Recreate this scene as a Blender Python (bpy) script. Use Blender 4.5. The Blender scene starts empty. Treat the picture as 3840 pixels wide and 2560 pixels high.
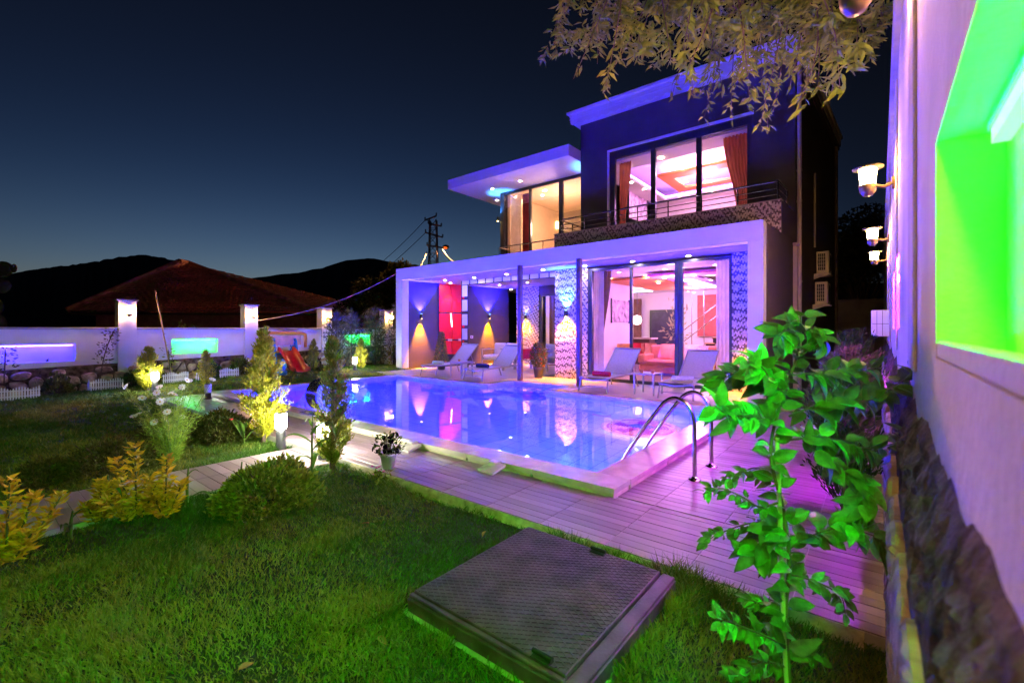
import bpy, math, random
import numpy as np
from mathutils import Matrix, Vector
random.seed(7); RNG = np.random.default_rng(7)
SC = bpy.context.scene
COL = SC.collection

# ------------------------------------------------------------------ camera
F = 1706.7; A = 0.6805; Y0 = 1236.6; H = 1.45          # 16 mm lens, level, facade yaw
cam_d = bpy.data.cameras.new('camera'); cam = bpy.data.objects.new('camera', cam_d); COL.objects.link(cam)
cam.location = (0, 0, H); cam.rotation_euler = (math.pi / 2, 0, A)
cam_d.sensor_fit = 'HORIZONTAL'; cam_d.sensor_width = 36; cam_d.lens = 16
cam_d.shift_y = -(1280 - Y0) / 3840
cam_d.clip_start = 0.02; cam_d.clip_end = 3000
cam_d.dof.use_dof = True; cam_d.dof.focus_distance = 8.0; cam_d.dof.aperture_fstop = 2.8
SC.camera = cam
K = 2 ** (2.5 - 5.8)                                     # lamp scale for this exposure

# ------------------------------------------------------------------ sky at dusk
W = bpy.data.worlds.new('World'); SC.world = W; W.use_nodes = True
nt = W.node_tree; nt.nodes.clear()
out = nt.nodes.new('ShaderNodeOutputWorld'); bg = nt.nodes.new('ShaderNodeBackground')
sky = nt.nodes.new('ShaderNodeTexSky'); sky.sky_type = 'NISHITA'; sky.sun_disc = False
sky.sun_elevation = math.radians(-6.55); sky.sun_rotation = math.radians(-60)
sky.air_density = 1.0; sky.dust_density = 1.0; sky.ozone_density = 1.85; sky.altitude = 0
nt.links.new(sky.outputs[0], bg.inputs[0]); bg.inputs[1].default_value = 0.15
nt.links.new(bg.outputs[0], out.inputs[0])
SC.view_settings.view_transform = 'Standard'; SC.view_settings.look = 'None'
SC.view_settings.exposure = 5.8; SC.view_settings.gamma = 1; SC.view_settings.use_curve_mapping = False
SC.cycles.use_denoising = True
try: SC.cycles.denoiser = 'OPENIMAGEDENOISE'
except Exception: pass
SC.cycles.max_bounces = 8; SC.cycles.diffuse_bounces = 3; SC.cycles.glossy_bounces = 4
SC.cycles.transmission_bounces = 6; SC.cycles.transparent_max_bounces = 16
SC.cycles.sample_clamp_indirect = .8; SC.cycles.use_light_tree = True
SC.cycles.blur_glossy = 0.5

# ------------------------------------------------------------------ pixel helpers (3840 px photograph)
CA, SA = math.cos(A), math.sin(A)
def ray(px, py):
    x = (px - 1920) / F
    return np.array([x * CA - SA, x * SA + CA, -(py - Y0) / F])
CP = np.array([0, 0, H])
def gz(px, py, z=0.0): r = ray(px, py); return CP + r * (z - H) / r[2]
def gy(px, py, y): r = ray(px, py); return CP + r * y / r[1]
def gx(px, py, x): r = ray(px, py); return CP + r * x / r[0]
def depth(p): return -p[0] * SA + p[1] * CA

# ------------------------------------------------------------------ materials
MATS = {}
def _mix(nt, fac, a, b):
    m = nt.nodes.new('ShaderNodeMix'); m.data_type = 'RGBA'
    if isinstance(fac, float): m.inputs[0].default_value = fac
    else: nt.links.new(fac, m.inputs[0])
    for i, c in ((6, a), (7, b)):
        if isinstance(c, tuple): m.inputs[i].default_value = (*c[:3], 1)
        else: nt.links.new(c, m.inputs[i])
    return m.outputs[2]
def M(name, col, rough=0.6, metal=0.0, var=0.25, vscale=6.0, bump=0.0, bscale=40.0, spec=0.5, col2=None, coat=0.0, leaf=0.0, attr=False, emit=None, es=0.0, alpha=None):
    if name in MATS: return MATS[name]
    m = bpy.data.materials.new(name); m.use_nodes = True; nt = m.node_tree
    b = nt.nodes['Principled BSDF']
    b.inputs['Roughness'].default_value = rough; b.inputs['Metallic'].default_value = metal
    b.inputs['Specular IOR Level'].default_value = spec; b.inputs['Coat Weight'].default_value = coat
    tc = nt.nodes.new('ShaderNodeTexCoord')
    no = nt.nodes.new('ShaderNodeTexNoise'); no.inputs['Scale'].default_value = vscale; no.inputs['Detail'].default_value = 5
    nt.links.new(tc.outputs['Object'], no.inputs['Vector'])
    d = tuple(c * (1 - var) for c in col); l = col2 or tuple(min(1, c * (1 + var)) for c in col)
    if attr:
        at = nt.nodes.new('ShaderNodeAttribute'); at.attribute_name = 'rnd'; fac = at.outputs['Fac']
    else:
        rmp = nt.nodes.new('ShaderNodeMapRange'); rmp.inputs[1].default_value = .3; rmp.inputs[2].default_value = .7
        nt.links.new(no.outputs['Fac'], rmp.inputs[0]); fac = rmp.outputs[0]
    c = _mix(nt, fac, d, l)
    nt.links.new(c, b.inputs['Base Color'])
    if var > 0 and not attr:
        r2 = nt.nodes.new('ShaderNodeMapRange'); r2.inputs[3].default_value = max(.02, rough - .1); r2.inputs[4].default_value = min(1, rough + .1)
        nt.links.new(no.outputs['Fac'], r2.inputs[0]); nt.links.new(r2.outputs[0], b.inputs['Roughness'])
    if bump:
        n2 = nt.nodes.new('ShaderNodeTexNoise'); n2.inputs['Scale'].default_value = bscale; n2.inputs['Detail'].default_value = 6
        nt.links.new(tc.outputs['Object'], n2.inputs['Vector'])
        bp = nt.nodes.new('ShaderNodeBump'); bp.inputs['Strength'].default_value = bump; bp.inputs['Distance'].default_value = .01
        nt.links.new(n2.outputs['Fac'], bp.inputs['Height']); nt.links.new(bp.outputs[0], b.inputs['Normal'])
    if leaf:
        tr = nt.nodes.new('ShaderNodeBsdfTranslucent'); nt.links.new(c, tr.inputs[0])
        mx = nt.nodes.new('ShaderNodeMixShader'); mx.inputs[0].default_value = leaf
        nt.links.new(b.outputs[0], mx.inputs[1]); nt.links.new(tr.outputs[0], mx.inputs[2])
        nt.links.new(mx.outputs[0], nt.nodes['Material Output'].inputs[0])
    if emit:
        b.inputs['Emission Color'].default_value = (*emit, 1); b.inputs['Emission Strength'].default_value = es
    MATS[name] = m; return m
def EM(name, col, s):
    return M(name, (.8, .8, .8), .4, var=0, emit=col, es=s * K)
def GLASS(name='window_glass', tint=(.93, .96, .97)):
    if name in MATS: return MATS[name]
    m = bpy.data.materials.new(name); m.use_nodes = True; nt = m.node_tree; nt.nodes.remove(nt.nodes['Principled BSDF'])
    t = nt.nodes.new('ShaderNodeBsdfTransparent'); t.inputs[0].default_value = (*tint, 1)
    g = nt.nodes.new('ShaderNodeBsdfGlossy'); g.inputs['Roughness'].default_value = .01
    f = nt.nodes.new('ShaderNodeFresnel'); f.inputs[0].default_value = 1.45
    mx = nt.nodes.new('ShaderNodeMixShader')
    nt.links.new(f.outputs[0], mx.inputs[0]); nt.links.new(t.outputs[0], mx.inputs[1]); nt.links.new(g.outputs[0], mx.inputs[2])
    nt.links.new(mx.outputs[0], nt.nodes['Material Output'].inputs[0]); MATS[name] = m; return m

# ------------------------------------------------------------------ object helpers
WM = {}                                                              # world matrix of each object, kept by hand
def tag(o, label=None, cat=None, group=None, kind=None):
    if label: o['label'] = label
    if cat: o['category'] = cat
    if group: o['group'] = group
    if kind: o['kind'] = kind
    return o
def thing(name, label, cat, loc=(0, 0, 0), rz=0.0, group=None):
    o = bpy.data.objects.new(name, None); COL.objects.link(o); o.empty_display_size = .1
    o.location = loc; o.rotation_euler = (0, 0, rz)
    WM[o] = Matrix.Translation(Vector(loc)) @ Matrix.Rotation(rz, 4, 'Z')
    return tag(o, label, cat, group)
def link(name, me, parent=None, world=True, mw=None):
    o = bpy.data.objects.new(name, me); COL.objects.link(o)
    B = mw if mw is not None else Matrix.Identity(4)
    o.matrix_basis = B; WM[o] = B.copy()
    if parent is not None:
        o.parent = parent
        if world: o.matrix_parent_inverse = WM[parent].inverted()
        else: WM[o] = WM[parent] @ B
    return o
def copy_tree(src, parent=None, loc=None, rz=None, label=None):
    c = src.copy(); COL.objects.link(c)
    if loc is not None: c.location = loc
    if rz is not None: c.rotation_euler = (0, 0, rz)
    if label: c['label'] = label
    if parent is None:
        WM[c] = Matrix.Translation(c.location) @ c.rotation_euler.to_matrix().to_4x4()
    else:
        c.parent = parent; WM[c] = WM[parent] @ c.matrix_parent_inverse @ c.matrix_basis
    for ch in list(src.children): copy_tree(ch, c)
    return c

class MB:
    """collects faces; build() links them as one mesh object"""
    def __init__(s): s.v = []; s.f = []; s.sm = []
    def add(s, vs, fs, smooth=False):
        n = len(s.v); s.v += [tuple(map(float, p)) for p in vs]
        s.f += [tuple(i + n for i in f) for f in fs]; s.sm += [smooth] * len(fs); return s
    def box(s, x0, x1, y0, y1, z0, z1, bev=0.0):
        if bev <= 0:
            vs = [(x, y, z) for z in (z0, z1) for y in (y0, y1) for x in (x0, x1)]
            return s.add(vs, [(0, 2, 3, 1), (4, 5, 7, 6), (0, 1, 5, 4), (2, 6, 7, 3), (0, 4, 6, 2), (1, 3, 7, 5)])
        b = min(bev, (x1 - x0) * .45, (y1 - y0) * .45, (z1 - z0) * .45)
        vs = []; fs = []
        ring = [(x0 + b, y0), (x1 - b, y0), (x1, y0 + b), (x1, y1 - b), (x1 - b, y1), (x0 + b, y1), (x0, y1 - b), (x0, y0 + b)]
        inn = [(x0 + b, y0 + b), (x1 - b, y0 + b), (x1 - b, y0 + b), (x1 - b, y1 - b), (x1 - b, y1 - b), (x0 + b, y1 - b), (x0 + b, y1 - b), (x0 + b, y0 + b)]
        for z, rr in ((z0, inn), (z0 + b, ring), (z1 - b, ring), (z1, inn)): vs += [(x, y, z) for x, y in rr]
        for k in range(3):
            for i in range(8):
                j = (i + 1) % 8; fs.append((k * 8 + i, k * 8 + j, k * 8 + 8 + j, k * 8 + 8 + i))
        fs.append(tuple(range(24, 32))); fs.append(tuple(reversed(range(8))))
        return s.add(vs, fs)
    def obox(s, c, ax, ay, az):                                       # oriented box from centre and half axes
        c, ax, ay, az = map(np.array, (c, ax, ay, az))
        vs = [c + i * ax + j * ay + k * az for k in (-1, 1) for j in (-1, 1) for i in (-1, 1)]
        return s.add(vs, [(0, 2, 3, 1), (4, 5, 7, 6), (0, 1, 5, 4), (2, 6, 7, 3), (0, 4, 6, 2), (1, 3, 7, 5)])
    def bar(s, p, q, w, h=None, up=(0, 0, 1)):
        p, q = np.array(p, float), np.array(q, float); d = q - p; L = np.linalg.norm(d); d /= L
        u = np.cross(d, np.array(up, float))
        if np.linalg.norm(u) < 1e-4: u = np.cross(d, (1, 0, 0))
        u /= np.linalg.norm(u); v = np.cross(u, d); h = h or w
        return s.obox((p + q) / 2, d * L / 2, u * w / 2, v * h / 2)
    def tube(s, pts, r, n=8, cap=True):
        pts = [np.array(p, float) for p in pts]; rs = r if hasattr(r, '__len__') else [r] * len(pts)
        vs = []; fs = []; u = None
        for i, p in enumerate(pts):
            d = pts[min(i + 1, len(pts) - 1)] - pts[max(i - 1, 0)]; d = d / (np.linalg.norm(d) + 1e-9)
            if u is None:
                u = np.cross(d, (0, 0, 1)) if abs(d[2]) < .9 else np.cross(d, (1, 0, 0))
            u = u - d * np.dot(u, d); u /= np.linalg.norm(u) + 1e-9; v = np.cross(d, u)
            for k in range(n):
                a = 2 * math.pi * k / n; vs.append(p + rs[i] * (u * math.cos(a) + v * math.sin(a)))
        for i in range(len(pts) - 1):
            for k in range(n):
                j = (k + 1) % n; fs.append((i * n + k, i * n + j, i * n + n + j, i * n + n + k))
        s.add(vs, fs, True)
        if cap:
            m = len(pts) - 1
            s.add([vs[k] for k in range(n)], [tuple(range(n))[::-1]]); s.add([vs[m * n + k] for k in range(n)], [tuple(range(n))])
        return s
    def lathe(s, c, prof, n=16, smooth=True):                         # prof [(r,z)...] around vertical axis
        vs = []; fs = []
        for r, z in prof:
            for k in range(n):
                a = 2 * math.pi * k / n; vs.append((c[0] + r * math.cos(a), c[1] + r * math.sin(a), c[2] + z))
        for i in range(len(prof) - 1):
            for k in range(n):
                j = (k + 1) % n; fs.append((i * n + k, i * n + j, i * n + n + j, i * n + n + k))
        return s.add(vs, fs, smooth)
    def prism(s, poly, z0, z1):
        n = len(poly); vs = [(x, y, z0) for x, y in poly] + [(x, y, z1) for x, y in poly]
        fs = [tuple(range(n))[::-1], tuple(range(n, 2 * n))] + [(i, (i + 1) % n, n + (i + 1) % n, n + i) for i in range(n)]
        return s.add(vs, fs)
    def sheet(s, grid, smooth=True):                                  # grid[i][j] points
        n, m = len(grid), len(grid[0]); vs = [p for row in grid for p in row]
        fs = [(i * m + j, i * m + j + 1, (i + 1) * m + j + 1, (i + 1) * m + j) for i in range(n - 1) for j in range(m - 1)]
        return s.add(vs, fs, smooth)
    def mesh(s, name, mat):
        me = bpy.data.meshes.new(name); me.from_pydata(s.v, [], s.f)
        me.polygons.foreach_set('use_smooth', s.sm)
        if mat: me.materials.append(mat)
        me.update(); return me
    def build(s, name, mat, parent=None, world=True, mw=None):
        return link(name, s.mesh(name, mat), parent, world, mw)

def np_mesh(name, V, quads, mat, rnd=None, smooth=False):
    """fast mesh from arrays: V (n,3), quads (m,4) or (m,3)"""
    me = bpy.data.meshes.new(name); n = len(V); m, k = quads.shape
    me.vertices.add(n); me.vertices.foreach_set('co', np.ascontiguousarray(V, np.float32).ravel())
    me.loops.add(m * k); me.loops.foreach_set('vertex_index', np.ascontiguousarray(quads, np.int32).ravel())
    me.polygons.add(m); me.polygons.foreach_set('loop_start', np.arange(0, m * k, k, dtype=np.int32))
    me.polygons.foreach_set('use_smooth', np.full(m, smooth))
    if rnd is not None:
        a = me.attributes.new('rnd', 'FLOAT', 'POINT'); a.data.foreach_set('value', np.ascontiguousarray(rnd, np.float32))
    me.materials.append(mat); me.update(calc_edges=True); me.validate(); return me
def unit(a): return a / (np.linalg.norm(a, axis=-1, keepdims=True) + 1e-9)
def leaves_mesh(name, P, D, L, Wd, mat, fold=.25, droop=0.0, up=None):
    """many leaves: P base points, D directions, L lengths, Wd widths -> folded rhombs"""
    n = len(P); P = np.asarray(P, float); D = unit(np.asarray(D, float)); L = np.broadcast_to(L, (n,)).astype(float); Wd = np.broadcast_to(Wd, (n,)).astype(float)
    R = unit(RNG.normal(size=(n, 3)) + (0 if up is None else np.array(up)))
    S = unit(np.cross(D, R)); N = np.cross(S, D)
    tip = P + D * L[:, None] - N * (droop * L)[:, None]
    mid = P + D * (L * .45)[:, None]
    a = mid + S * (Wd / 2)[:, None] + N * (Wd * fold)[:, None]; b = mid - S * (Wd / 2)[:, None] + N * (Wd * fold)[:, None]
    V = np.empty((n * 4, 3)); V[0::4] = P; V[1::4] = a; V[2::4] = tip; V[3::4] = b
    i = np.arange(n)[:, None] * 4
    T = np.concatenate([np.hstack([i, i + 1, i + 2]), np.hstack([i, i + 2, i + 3])])
    return np_mesh(name, V, T, mat, np.repeat(RNG.random(n), 4))

# light helpers
def blackline(): pass
def point(name, loc, col, e, r=.03, parent=None):
    d = bpy.data.lights.new(name, 'POINT'); d.color = col; d.energy = e * K; d.shadow_soft_size = r
    o = link(name, d, parent, True, Matrix.Translation(Vector(loc))); return o
def spot(name, loc, direc, col, e, ang, blend=.6, r=.02, parent=None):
    d = bpy.data.lights.new(name, 'SPOT'); d.color = col; d.energy = e * K; d.spot_size = math.radians(ang); d.spot_blend = blend; d.shadow_soft_size = r
    q = Vector(direc).to_track_quat('-Z', 'Y').to_matrix().to_4x4()
    return link(name, d, parent, True, Matrix.Translation(Vector(loc)) @ q)
def area(name, loc, direc, col, e, sx, sy, parent=None):
    d = bpy.data.lights.new(name, 'AREA'); d.shape = 'RECTANGLE'; d.size = sx; d.size_y = sy; d.color = col; d.energy = e * K
    q = Vector(direc).to_track_quat('-Z', 'Y').to_matrix().to_4x4()
    return link(name, d, parent, True, Matrix.Translation(Vector(loc)) @ q)
# ================================================================== setting: ground, lawn, deck, pool, path, hills
def sstep(t): t = np.clip(t, 0, 1); return t * t * (3 - 2 * t)
def tz(x, y):
    x = np.asarray(x, float); y = np.asarray(y, float)
    k = sstep((-11.2 - x) / 2.6)
    base = -.062 + .012 * np.sin(x * 1.7 + .5) * np.cos(y * 1.3)
    left = -.09 + .04 * np.clip(y, -2, 6)
    return base * (1 - k) + left * k
m_soil = M('soil', (.035, .03, .02), .95, var=.4, vscale=3)
m_lawn = M('lawn_soil', (.02, .03, .008), .95, var=.4, vscale=9)
g = MB()
hx0, hx1, hy0, hy1 = -11.65, -1.76, 3.55, 9.85; B = 1500
vs = [(-B, -B), (B, -B), (B, B), (-B, B), (hx0, hy0), (hx1, hy0), (hx1, hy1), (hx0, hy1)]
g.add([(x, y, -.16) for x, y in vs], [(0, 1, 5, 4), (1, 2, 6, 5), (2, 3, 7, 6), (3, 0, 4, 7)])
tag(g.build('ground', m_soil), kind='structure')
def lawn(name, x0, x1, y0, y1, n, m):
    s = MB(); s.sheet([[(x, y, float(tz(x, y))) for y in np.linspace(y0, y1, m)] for x in np.linspace(x0, x1, n)])
    return tag(s.build(name, m_lawn), kind='structure')
lawn('lawn', -4.77, .06, -4, 2.77, 40, 40)
lawn('lawn', -14.9, -5.73, -6, 2.77, 60, 50)
lawn('lawn', -14.9, -11.98, 2.77, 10.4, 24, 50)

# ---- wood-look tile material, tone by piece
def plank_mat(name, c0, c1, rough):
    m = M(name, c0, rough, var=.2, bump=.05, bscale=60); nt = m.node_tree; b = nt.nodes['Principled BSDF']
    tc = nt.nodes.new('ShaderNodeTexCoord'); mp = nt.nodes.new('ShaderNodeMapping'); mp.inputs['Scale'].default_value = (2.5, 40, 10)
    oi = nt.nodes.new('ShaderNodeObjectInfo'); no = nt.nodes.new('ShaderNodeTexNoise'); no.inputs['Scale'].default_value = 1.0; no.inputs['Detail'].default_value = 8
    ad = nt.nodes.new('ShaderNodeVectorMath'); ad.operation = 'ADD'
    nt.links.new(tc.outputs['Object'], mp.inputs[0]); nt.links.new(mp.outputs[0], ad.inputs[0]); nt.links.new(oi.outputs['Location'], ad.inputs[1])
    nt.links.new(ad.outputs[0], no.inputs['Vector'])
    ma = nt.nodes.new('ShaderNodeMath'); ma.operation = 'MULTIPLY_ADD'; ma.inputs[1].default_value = .55; ma.use_clamp = True
    nt.links.new(oi.outputs['Random'], ma.inputs[0])
    sb = nt.nodes.new('ShaderNodeMath'); sb.operation = 'MULTIPLY'; sb.inputs[1].default_value = .6; nt.links.new(no.outputs['Fac'], sb.inputs[0]); nt.links.new(sb.outputs[0], ma.inputs[2])
    nt.links.new(_mix(nt, ma.outputs[0], c0, c1), b.inputs['Base Color'])
    return m
m_plank = plank_mat('wood_look_tile', (.15, .102, .112), (.38, .27, .30), .34)
m_stone = M('travertine_tile', (.50, .44, .38), .35, var=.14, vscale=3.5, bump=.06, bscale=30)
m_coping = M('coping_marble', (.56, .49, .41), .22, var=.16, vscale=5)
m_grout = M('grout', (.42, .39, .36), .9, var=.2)
def place_pieces(parent, name, items, mat, limit=300, stuff_name=None):
    """items (x0,x1,y0,y1,z0,z1): the nearest `limit` become objects sharing meshes, the rest one mesh"""
    items = sorted(items, key=lambda t: math.hypot((t[0] + t[1]) / 2, (t[2] + t[3]) / 2)); cache = {}
    rest = MB()
    for i, (x0, x1, y0, y1, z0, z1) in enumerate(items):
        if i < limit:
            key = (round(x1 - x0, 3), round(y1 - y0, 3), round(z1 - z0, 3))
            if key not in cache:
                b = MB(); b.box(-(x1 - x0) / 2, (x1 - x0) / 2, -(y1 - y0) / 2, (y1 - y0) / 2, z0 - z1, 0, .002); cache[key] = b.mesh(name, mat)
            dz = RNG.uniform(-.0012, .0012)
            link(name, cache[key], parent, True, Matrix.Translation(((x0 + x1) / 2, (y0 + y1) / 2, z1 + dz)))
        else: rest.box(x0, x1, y0, y1, z0, z1, .002)
    if rest.f: tag(rest.build(stuff_name or name + '_rest', mat, parent), kind='stuff')

deck = MB()
deck.box(-11.93, .02, 2.775, 3.6, -.14, -.006); deck.box(-1.78, .02, 3.6, 9.9, -.14, -.006)
deck = tag(deck.build('deck', m_grout), kind='structure')
items = []
def tile_planks(X0, X1, Y0_, Y1, tx, ty, ox, oy, z):
    nx0 = math.floor((X0 - ox) / tx); ny = int(math.ceil((Y1 - oy) / ty))
    for i in range(nx0, int((X1 - ox) / tx) + 1):
        for j in range(0, ny):
            a, b = max(X0, ox + i * tx + .003), min(X1, ox + (i + 1) * tx - .003)
            if b - a < .03: continue
            for q in range(5):
                c = oy + j * ty + q * ty / 5 + .002; d = c + ty / 5 - .004
                c, d = max(c, Y0_), min(d, Y1)
                if d - c > .02: items.append((round(a, 4), round(b, 4), round(c, 4), round(d, 4), z - .02, z))
tile_planks(-11.93, .02, 2.78, 3.61, .54, .445, -.91, 2.78, 0)
tile_planks(-1.78, .02, 3.67, 9.9, .54, .445, -.91, 3.67, 0)
place_pieces(deck, 'deck_plank', items, m_plank)
# rough concrete edge of the deck towards the lawn
e = MB()
pts = []
for x in np.arange(-4.5, .05, .12): pts.append(x)
grid = [[(x, 2.772, -.004), (x, 2.765 - .02 * RNG.random(), -.02), (x, 2.735 - .03 * RNG.random(), -.07), (x, 2.70, -.14)] for x in pts]
e.sheet(grid); e.build('deck_edge_mortar', M('old_mortar', (.42, .34, .2), .95, var=.35, vscale=14, bump=.5, bscale=60), deck)

# ---- path of plank tiles
path = MB(); path.box(-5.74, -4.78, -6, 2.77, -.15, -.035); path = tag(path.build('path', m_grout), kind='structure')
pit = []
for j in range(0, 48):
    y = 2.76 - (j + 1) * .112
    for xa, xb in ((-5.735, -5.262), (-5.258, -4.785)): pit.append((xa, xb, y + (.004 if j % 4 == 0 else .0015), y + .1105, -.05, -.028))
place_pieces(path, 'path_plank', pit, m_plank)

# ---- pool
pool_poly = [(-11.3, 3.9), (-2.1, 3.9), (-2.1, 8.48), (-5.88, 8.48), (-5.88, 9.5), (-7.62, 9.5), (-7.62, 8.46), (-11.3, 8.46)]
m_pool = M('pool_tile', (.62, .72, .85), .3, var=.06, vscale=12)
nt = m_pool.node_tree; bk = nt.nodes.new('ShaderNodeTexBrick'); bk.offset = 0; bk.inputs['Color1'].default_value = (.60, .70, .84, 1); bk.inputs['Color2'].default_value = (.54, .66, .84, 1); bk.inputs['Mortar'].default_value = (.30, .36, .45, 1)
bk.inputs['Scale'].default_value = 1; bk.inputs['Brick Width'].default_value = .3; bk.inputs['Row Height'].default_value = .3; bk.inputs['Mortar Size'].default_value = .008
nt.links.new(nt.nodes.new('ShaderNodeTexCoord').outputs['Object'], bk.inputs['Vector']); nt.links.new(bk.outputs['Color'], nt.nodes['Principled BSDF'].inputs['Base Color'])
pool = thing('swimming_pool', 'long blue lit swimming pool with a notch of entry steps', 'pool', (-6.7, 6.2, 0))
b = MB()
n = len(pool_poly); zf = -1.3
for i in range(n):
    (xa, ya), (xb, yb) = pool_poly[i], pool_poly[(i + 1) % n]
    L = math.hypot(xb - xa, yb - ya); k = max(1, int(L / .6))
    g = [[(xa + (xb - xa) * t, ya + (yb - ya) * t, z) for t in np.linspace(0, 1, k + 1)] for z in (zf, -.35, .045)]
    b.sheet(g, False)
b.add([(x, y, zf) for x, y in [(-11.3, 3.9), (-2.1, 3.9), (-2.1, 8.48), (-11.3, 8.48)]], [(0, 1, 2, 3)])
b.build('basin', m_pool, pool)
s = MB(); s.box(-7.61, -5.89, 9.1, 9.49, zf, -.25); s.box(-7.61, -5.89, 8.7, 9.1, zf, -.55); s.box(-7.61, -5.89, 8.3, 8.7, zf, -.85)
s.build('entry_steps', m_pool, pool)
# coping stones
cop = []
def cop_run(a0, a1, c0, c1, horiz, L=.92):
    k = max(1, round((a1 - a0) / L)); d = (a1 - a0) / k
    for i in range(k):
        u0, u1 = a0 + i * d + .0025, a0 + (i + 1) * d - .0025
        cop.append((u0, u1, c0, c1, .03, .08) if horiz else (c0, c1, u0, u1, .03, .08))
cop_run(-11.62, -1.78, 3.6, 3.93, True); cop_run(3.935, 8.76, -2.13, -1.78, False); cop_run(3.935, 8.76, -11.62, -11.27, False)
cop_run(-11.265, -7.6, 8.44, 8.76, True); cop_run(-5.905, -2.135, 8.455, 8.76, True)
cop_run(8.765, 9.8, -7.94, -7.6, False, 1.1); cop_run(8.765, 9.8, -5.905, -5.57, False, 1.1); cop_run(-7.595, -5.91, 9.48, 9.8, True)
place_pieces(pool, 'coping_stone', cop, m_coping)
cb = MB()
for x0, x1, y0, y1, z0, z1 in cop: cb.box(x0 + .012, x1 - .012, y0 + .014, y1 - .014, -.15, .028)
cb.build('coping_bed', M('yellow_mortar', (.55, .50, .34), .85, var=.25, bump=.3), pool)
# mosaic medallion on the pool floor: find where the refracted view lines land
def refr(px, py, zw=0.0, zb=zf):
    p = gz(px, py, zw); r = ray(px, py); r = r / np.linalg.norm(r); hzt = r[:2] / np.linalg.norm(r[:2])
    si = math.sqrt(1 - r[2] ** 2) / 1.333; t = si / math.sqrt(1 - si * si) * (zw - zb)
    return np.array([p[0] + hzt[0] * t, p[1] + hzt[1] * t])
mc = refr(2415, 1597); r1 = refr(2268, 1594); r2 = refr(2562, 1600); RM = float(np.linalg.norm(r2 - r1)) / 2
MCX = min(float(mc[0]), -2.15 - RM); MCY = min(float(mc[1]), 8.4 - RM)
cols = [((.85, .30, .010), .7), ((.42, .004, .001), .6), ((.03, .08, .3), .5), ((.9, .55, .03), .6)]
mm = [M('mosaic_%s' % nme, c, .4, var=.35, vscale=30) for nme, (c, _) in zip(('sand', 'red', 'blue', 'cream'), cols)]
mos = [MB() for _ in mm]
for i in range(14):
    r0, r1_ = RM * i / 14, RM * (i + 1) / 14; k = max(4, int(6.28 * r1_ / .09))
    for j in range(k):
        a0, a1 = 6.2832 * (j + .04) / k, 6.2832 * (j + .96) / k
        am = (a0 + a1) / 2; x, y = r1_ * math.cos(am), r1_ * math.sin(am)
        w = math.sin(5 * am + 3 * r1_ / RM) * math.cos(6 * r1_ / RM)
        c = 3 if i >= 12 else (2 if (x * .8) ** 2 + (y - .1) ** 2 < (.28 * RM) ** 2 else (1 if w > .02 else (0 if RNG.random() < .8 else 3)))
        P = [(MCX + r * math.cos(q), MCY + r * math.sin(q)) for r, q in ((r0 + .004, a0), (r1_ - .004, a0), (r1_ - .004, a1), (r0 + .004, a1))]
        mos[c].prism(P, zf + .002, zf + .014)
for t, q in zip(('sand', 'red', 'blue', 'cream'), range(4)):
    tag(mos[q].build('mosaic_tesserae', mm[q], pool), kind='stuff')['label'] = 'round mosaic pieces in %s on the pool floor' % t
# water
mw = bpy.data.materials.new('pool_water'); mw.use_nodes = True; nt = mw.node_tree; bs = nt.nodes['Principled BSDF']
bs.inputs['Base Color'].default_value = (.80, .86, 1, 1); bs.inputs['Roughness'].default_value = .0; bs.inputs['IOR'].default_value = 1.333
bs.inputs['Transmission Weight'].default_value = 1.0
tc = nt.nodes.new('ShaderNodeTexCoord'); no = nt.nodes.new('ShaderNodeTexNoise'); no.inputs['Scale'].default_value = 1.6; no.inputs['Detail'].default_value = 2
bp = nt.nodes.new('ShaderNodeBump'); bp.inputs['Strength'].default_value = .05; bp.inputs['Distance'].default_value = .02
nt.links.new(tc.outputs['Object'], no.inputs['Vector']); nt.links.new(no.outputs['Fac'], bp.inputs['Height']); nt.links.new(bp.outputs[0], bs.inputs['Normal'])
wt = MB(); wt.add([(x, y, .012) for x, y in pool_poly], [tuple(range(n))])
tag(wt.build('water', mw), kind='structure')
# underwater lamps on the near and right walls (seen through the water only by their light)
def pool_lamp(x, y, z, d, col, s, label):
    t = thing('pool_lamp', label, 'pool lamp', (x, y, z), group='underwater pool lamps')
    ax = np.array([d[0], d[1], 0.]); side = np.array([-d[1], d[0], 0.])
    ring = [np.array([x, y, z]) + ax * .02 + .12 * (side * math.cos(q) + np.array([0, 0, 1]) * math.sin(q)) for q in np.linspace(0, 6.2832, 17)[:-1]]
    f = MB(); f.add(ring, [tuple(range(16)) if np.dot(np.cross(ring[1] - ring[0], ring[2] - ring[1]), ax) > 0 else tuple(range(16))[::-1]])
    f.build('lens', EM('pool_lamp_%s' % ('b' if col[1] < .01 else 'c' if col[0] < .5 else 'w'), col, s), t)
    q = MB(); q.tube([np.array([x, y, z]), np.array([x, y, z]) + ax * .018], .14, 16); q.build('rim', M('chrome', (.7, .7, .72), .15, 1.0, var=.05), t)
BLUE = (.0009, .0006, 1.0)
for i, x in enumerate((-10.2, -7.9, -5.6)):
    pool_lamp(x, 3.901, -.5, (0, 1), BLUE, 3700, 'underwater blue lamp on the near pool wall, %s from the ladder side' % ('farthest', 'middle one', 'nearest')[i])
pool_lamp(-3.0, 3.901, -.45, (0, 1), (.003, .018, 1.0), 2600, 'underwater pale blue lamp on the near pool wall by the ladder')
pool_lamp(-2.101, 6.6, -.55, (-1, 0), (1.0, .62, .72), 2.5, 'added underwater lamp on the right pool wall to light the mosaic')  # lamp added so the mosaic shows its reds

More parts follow.
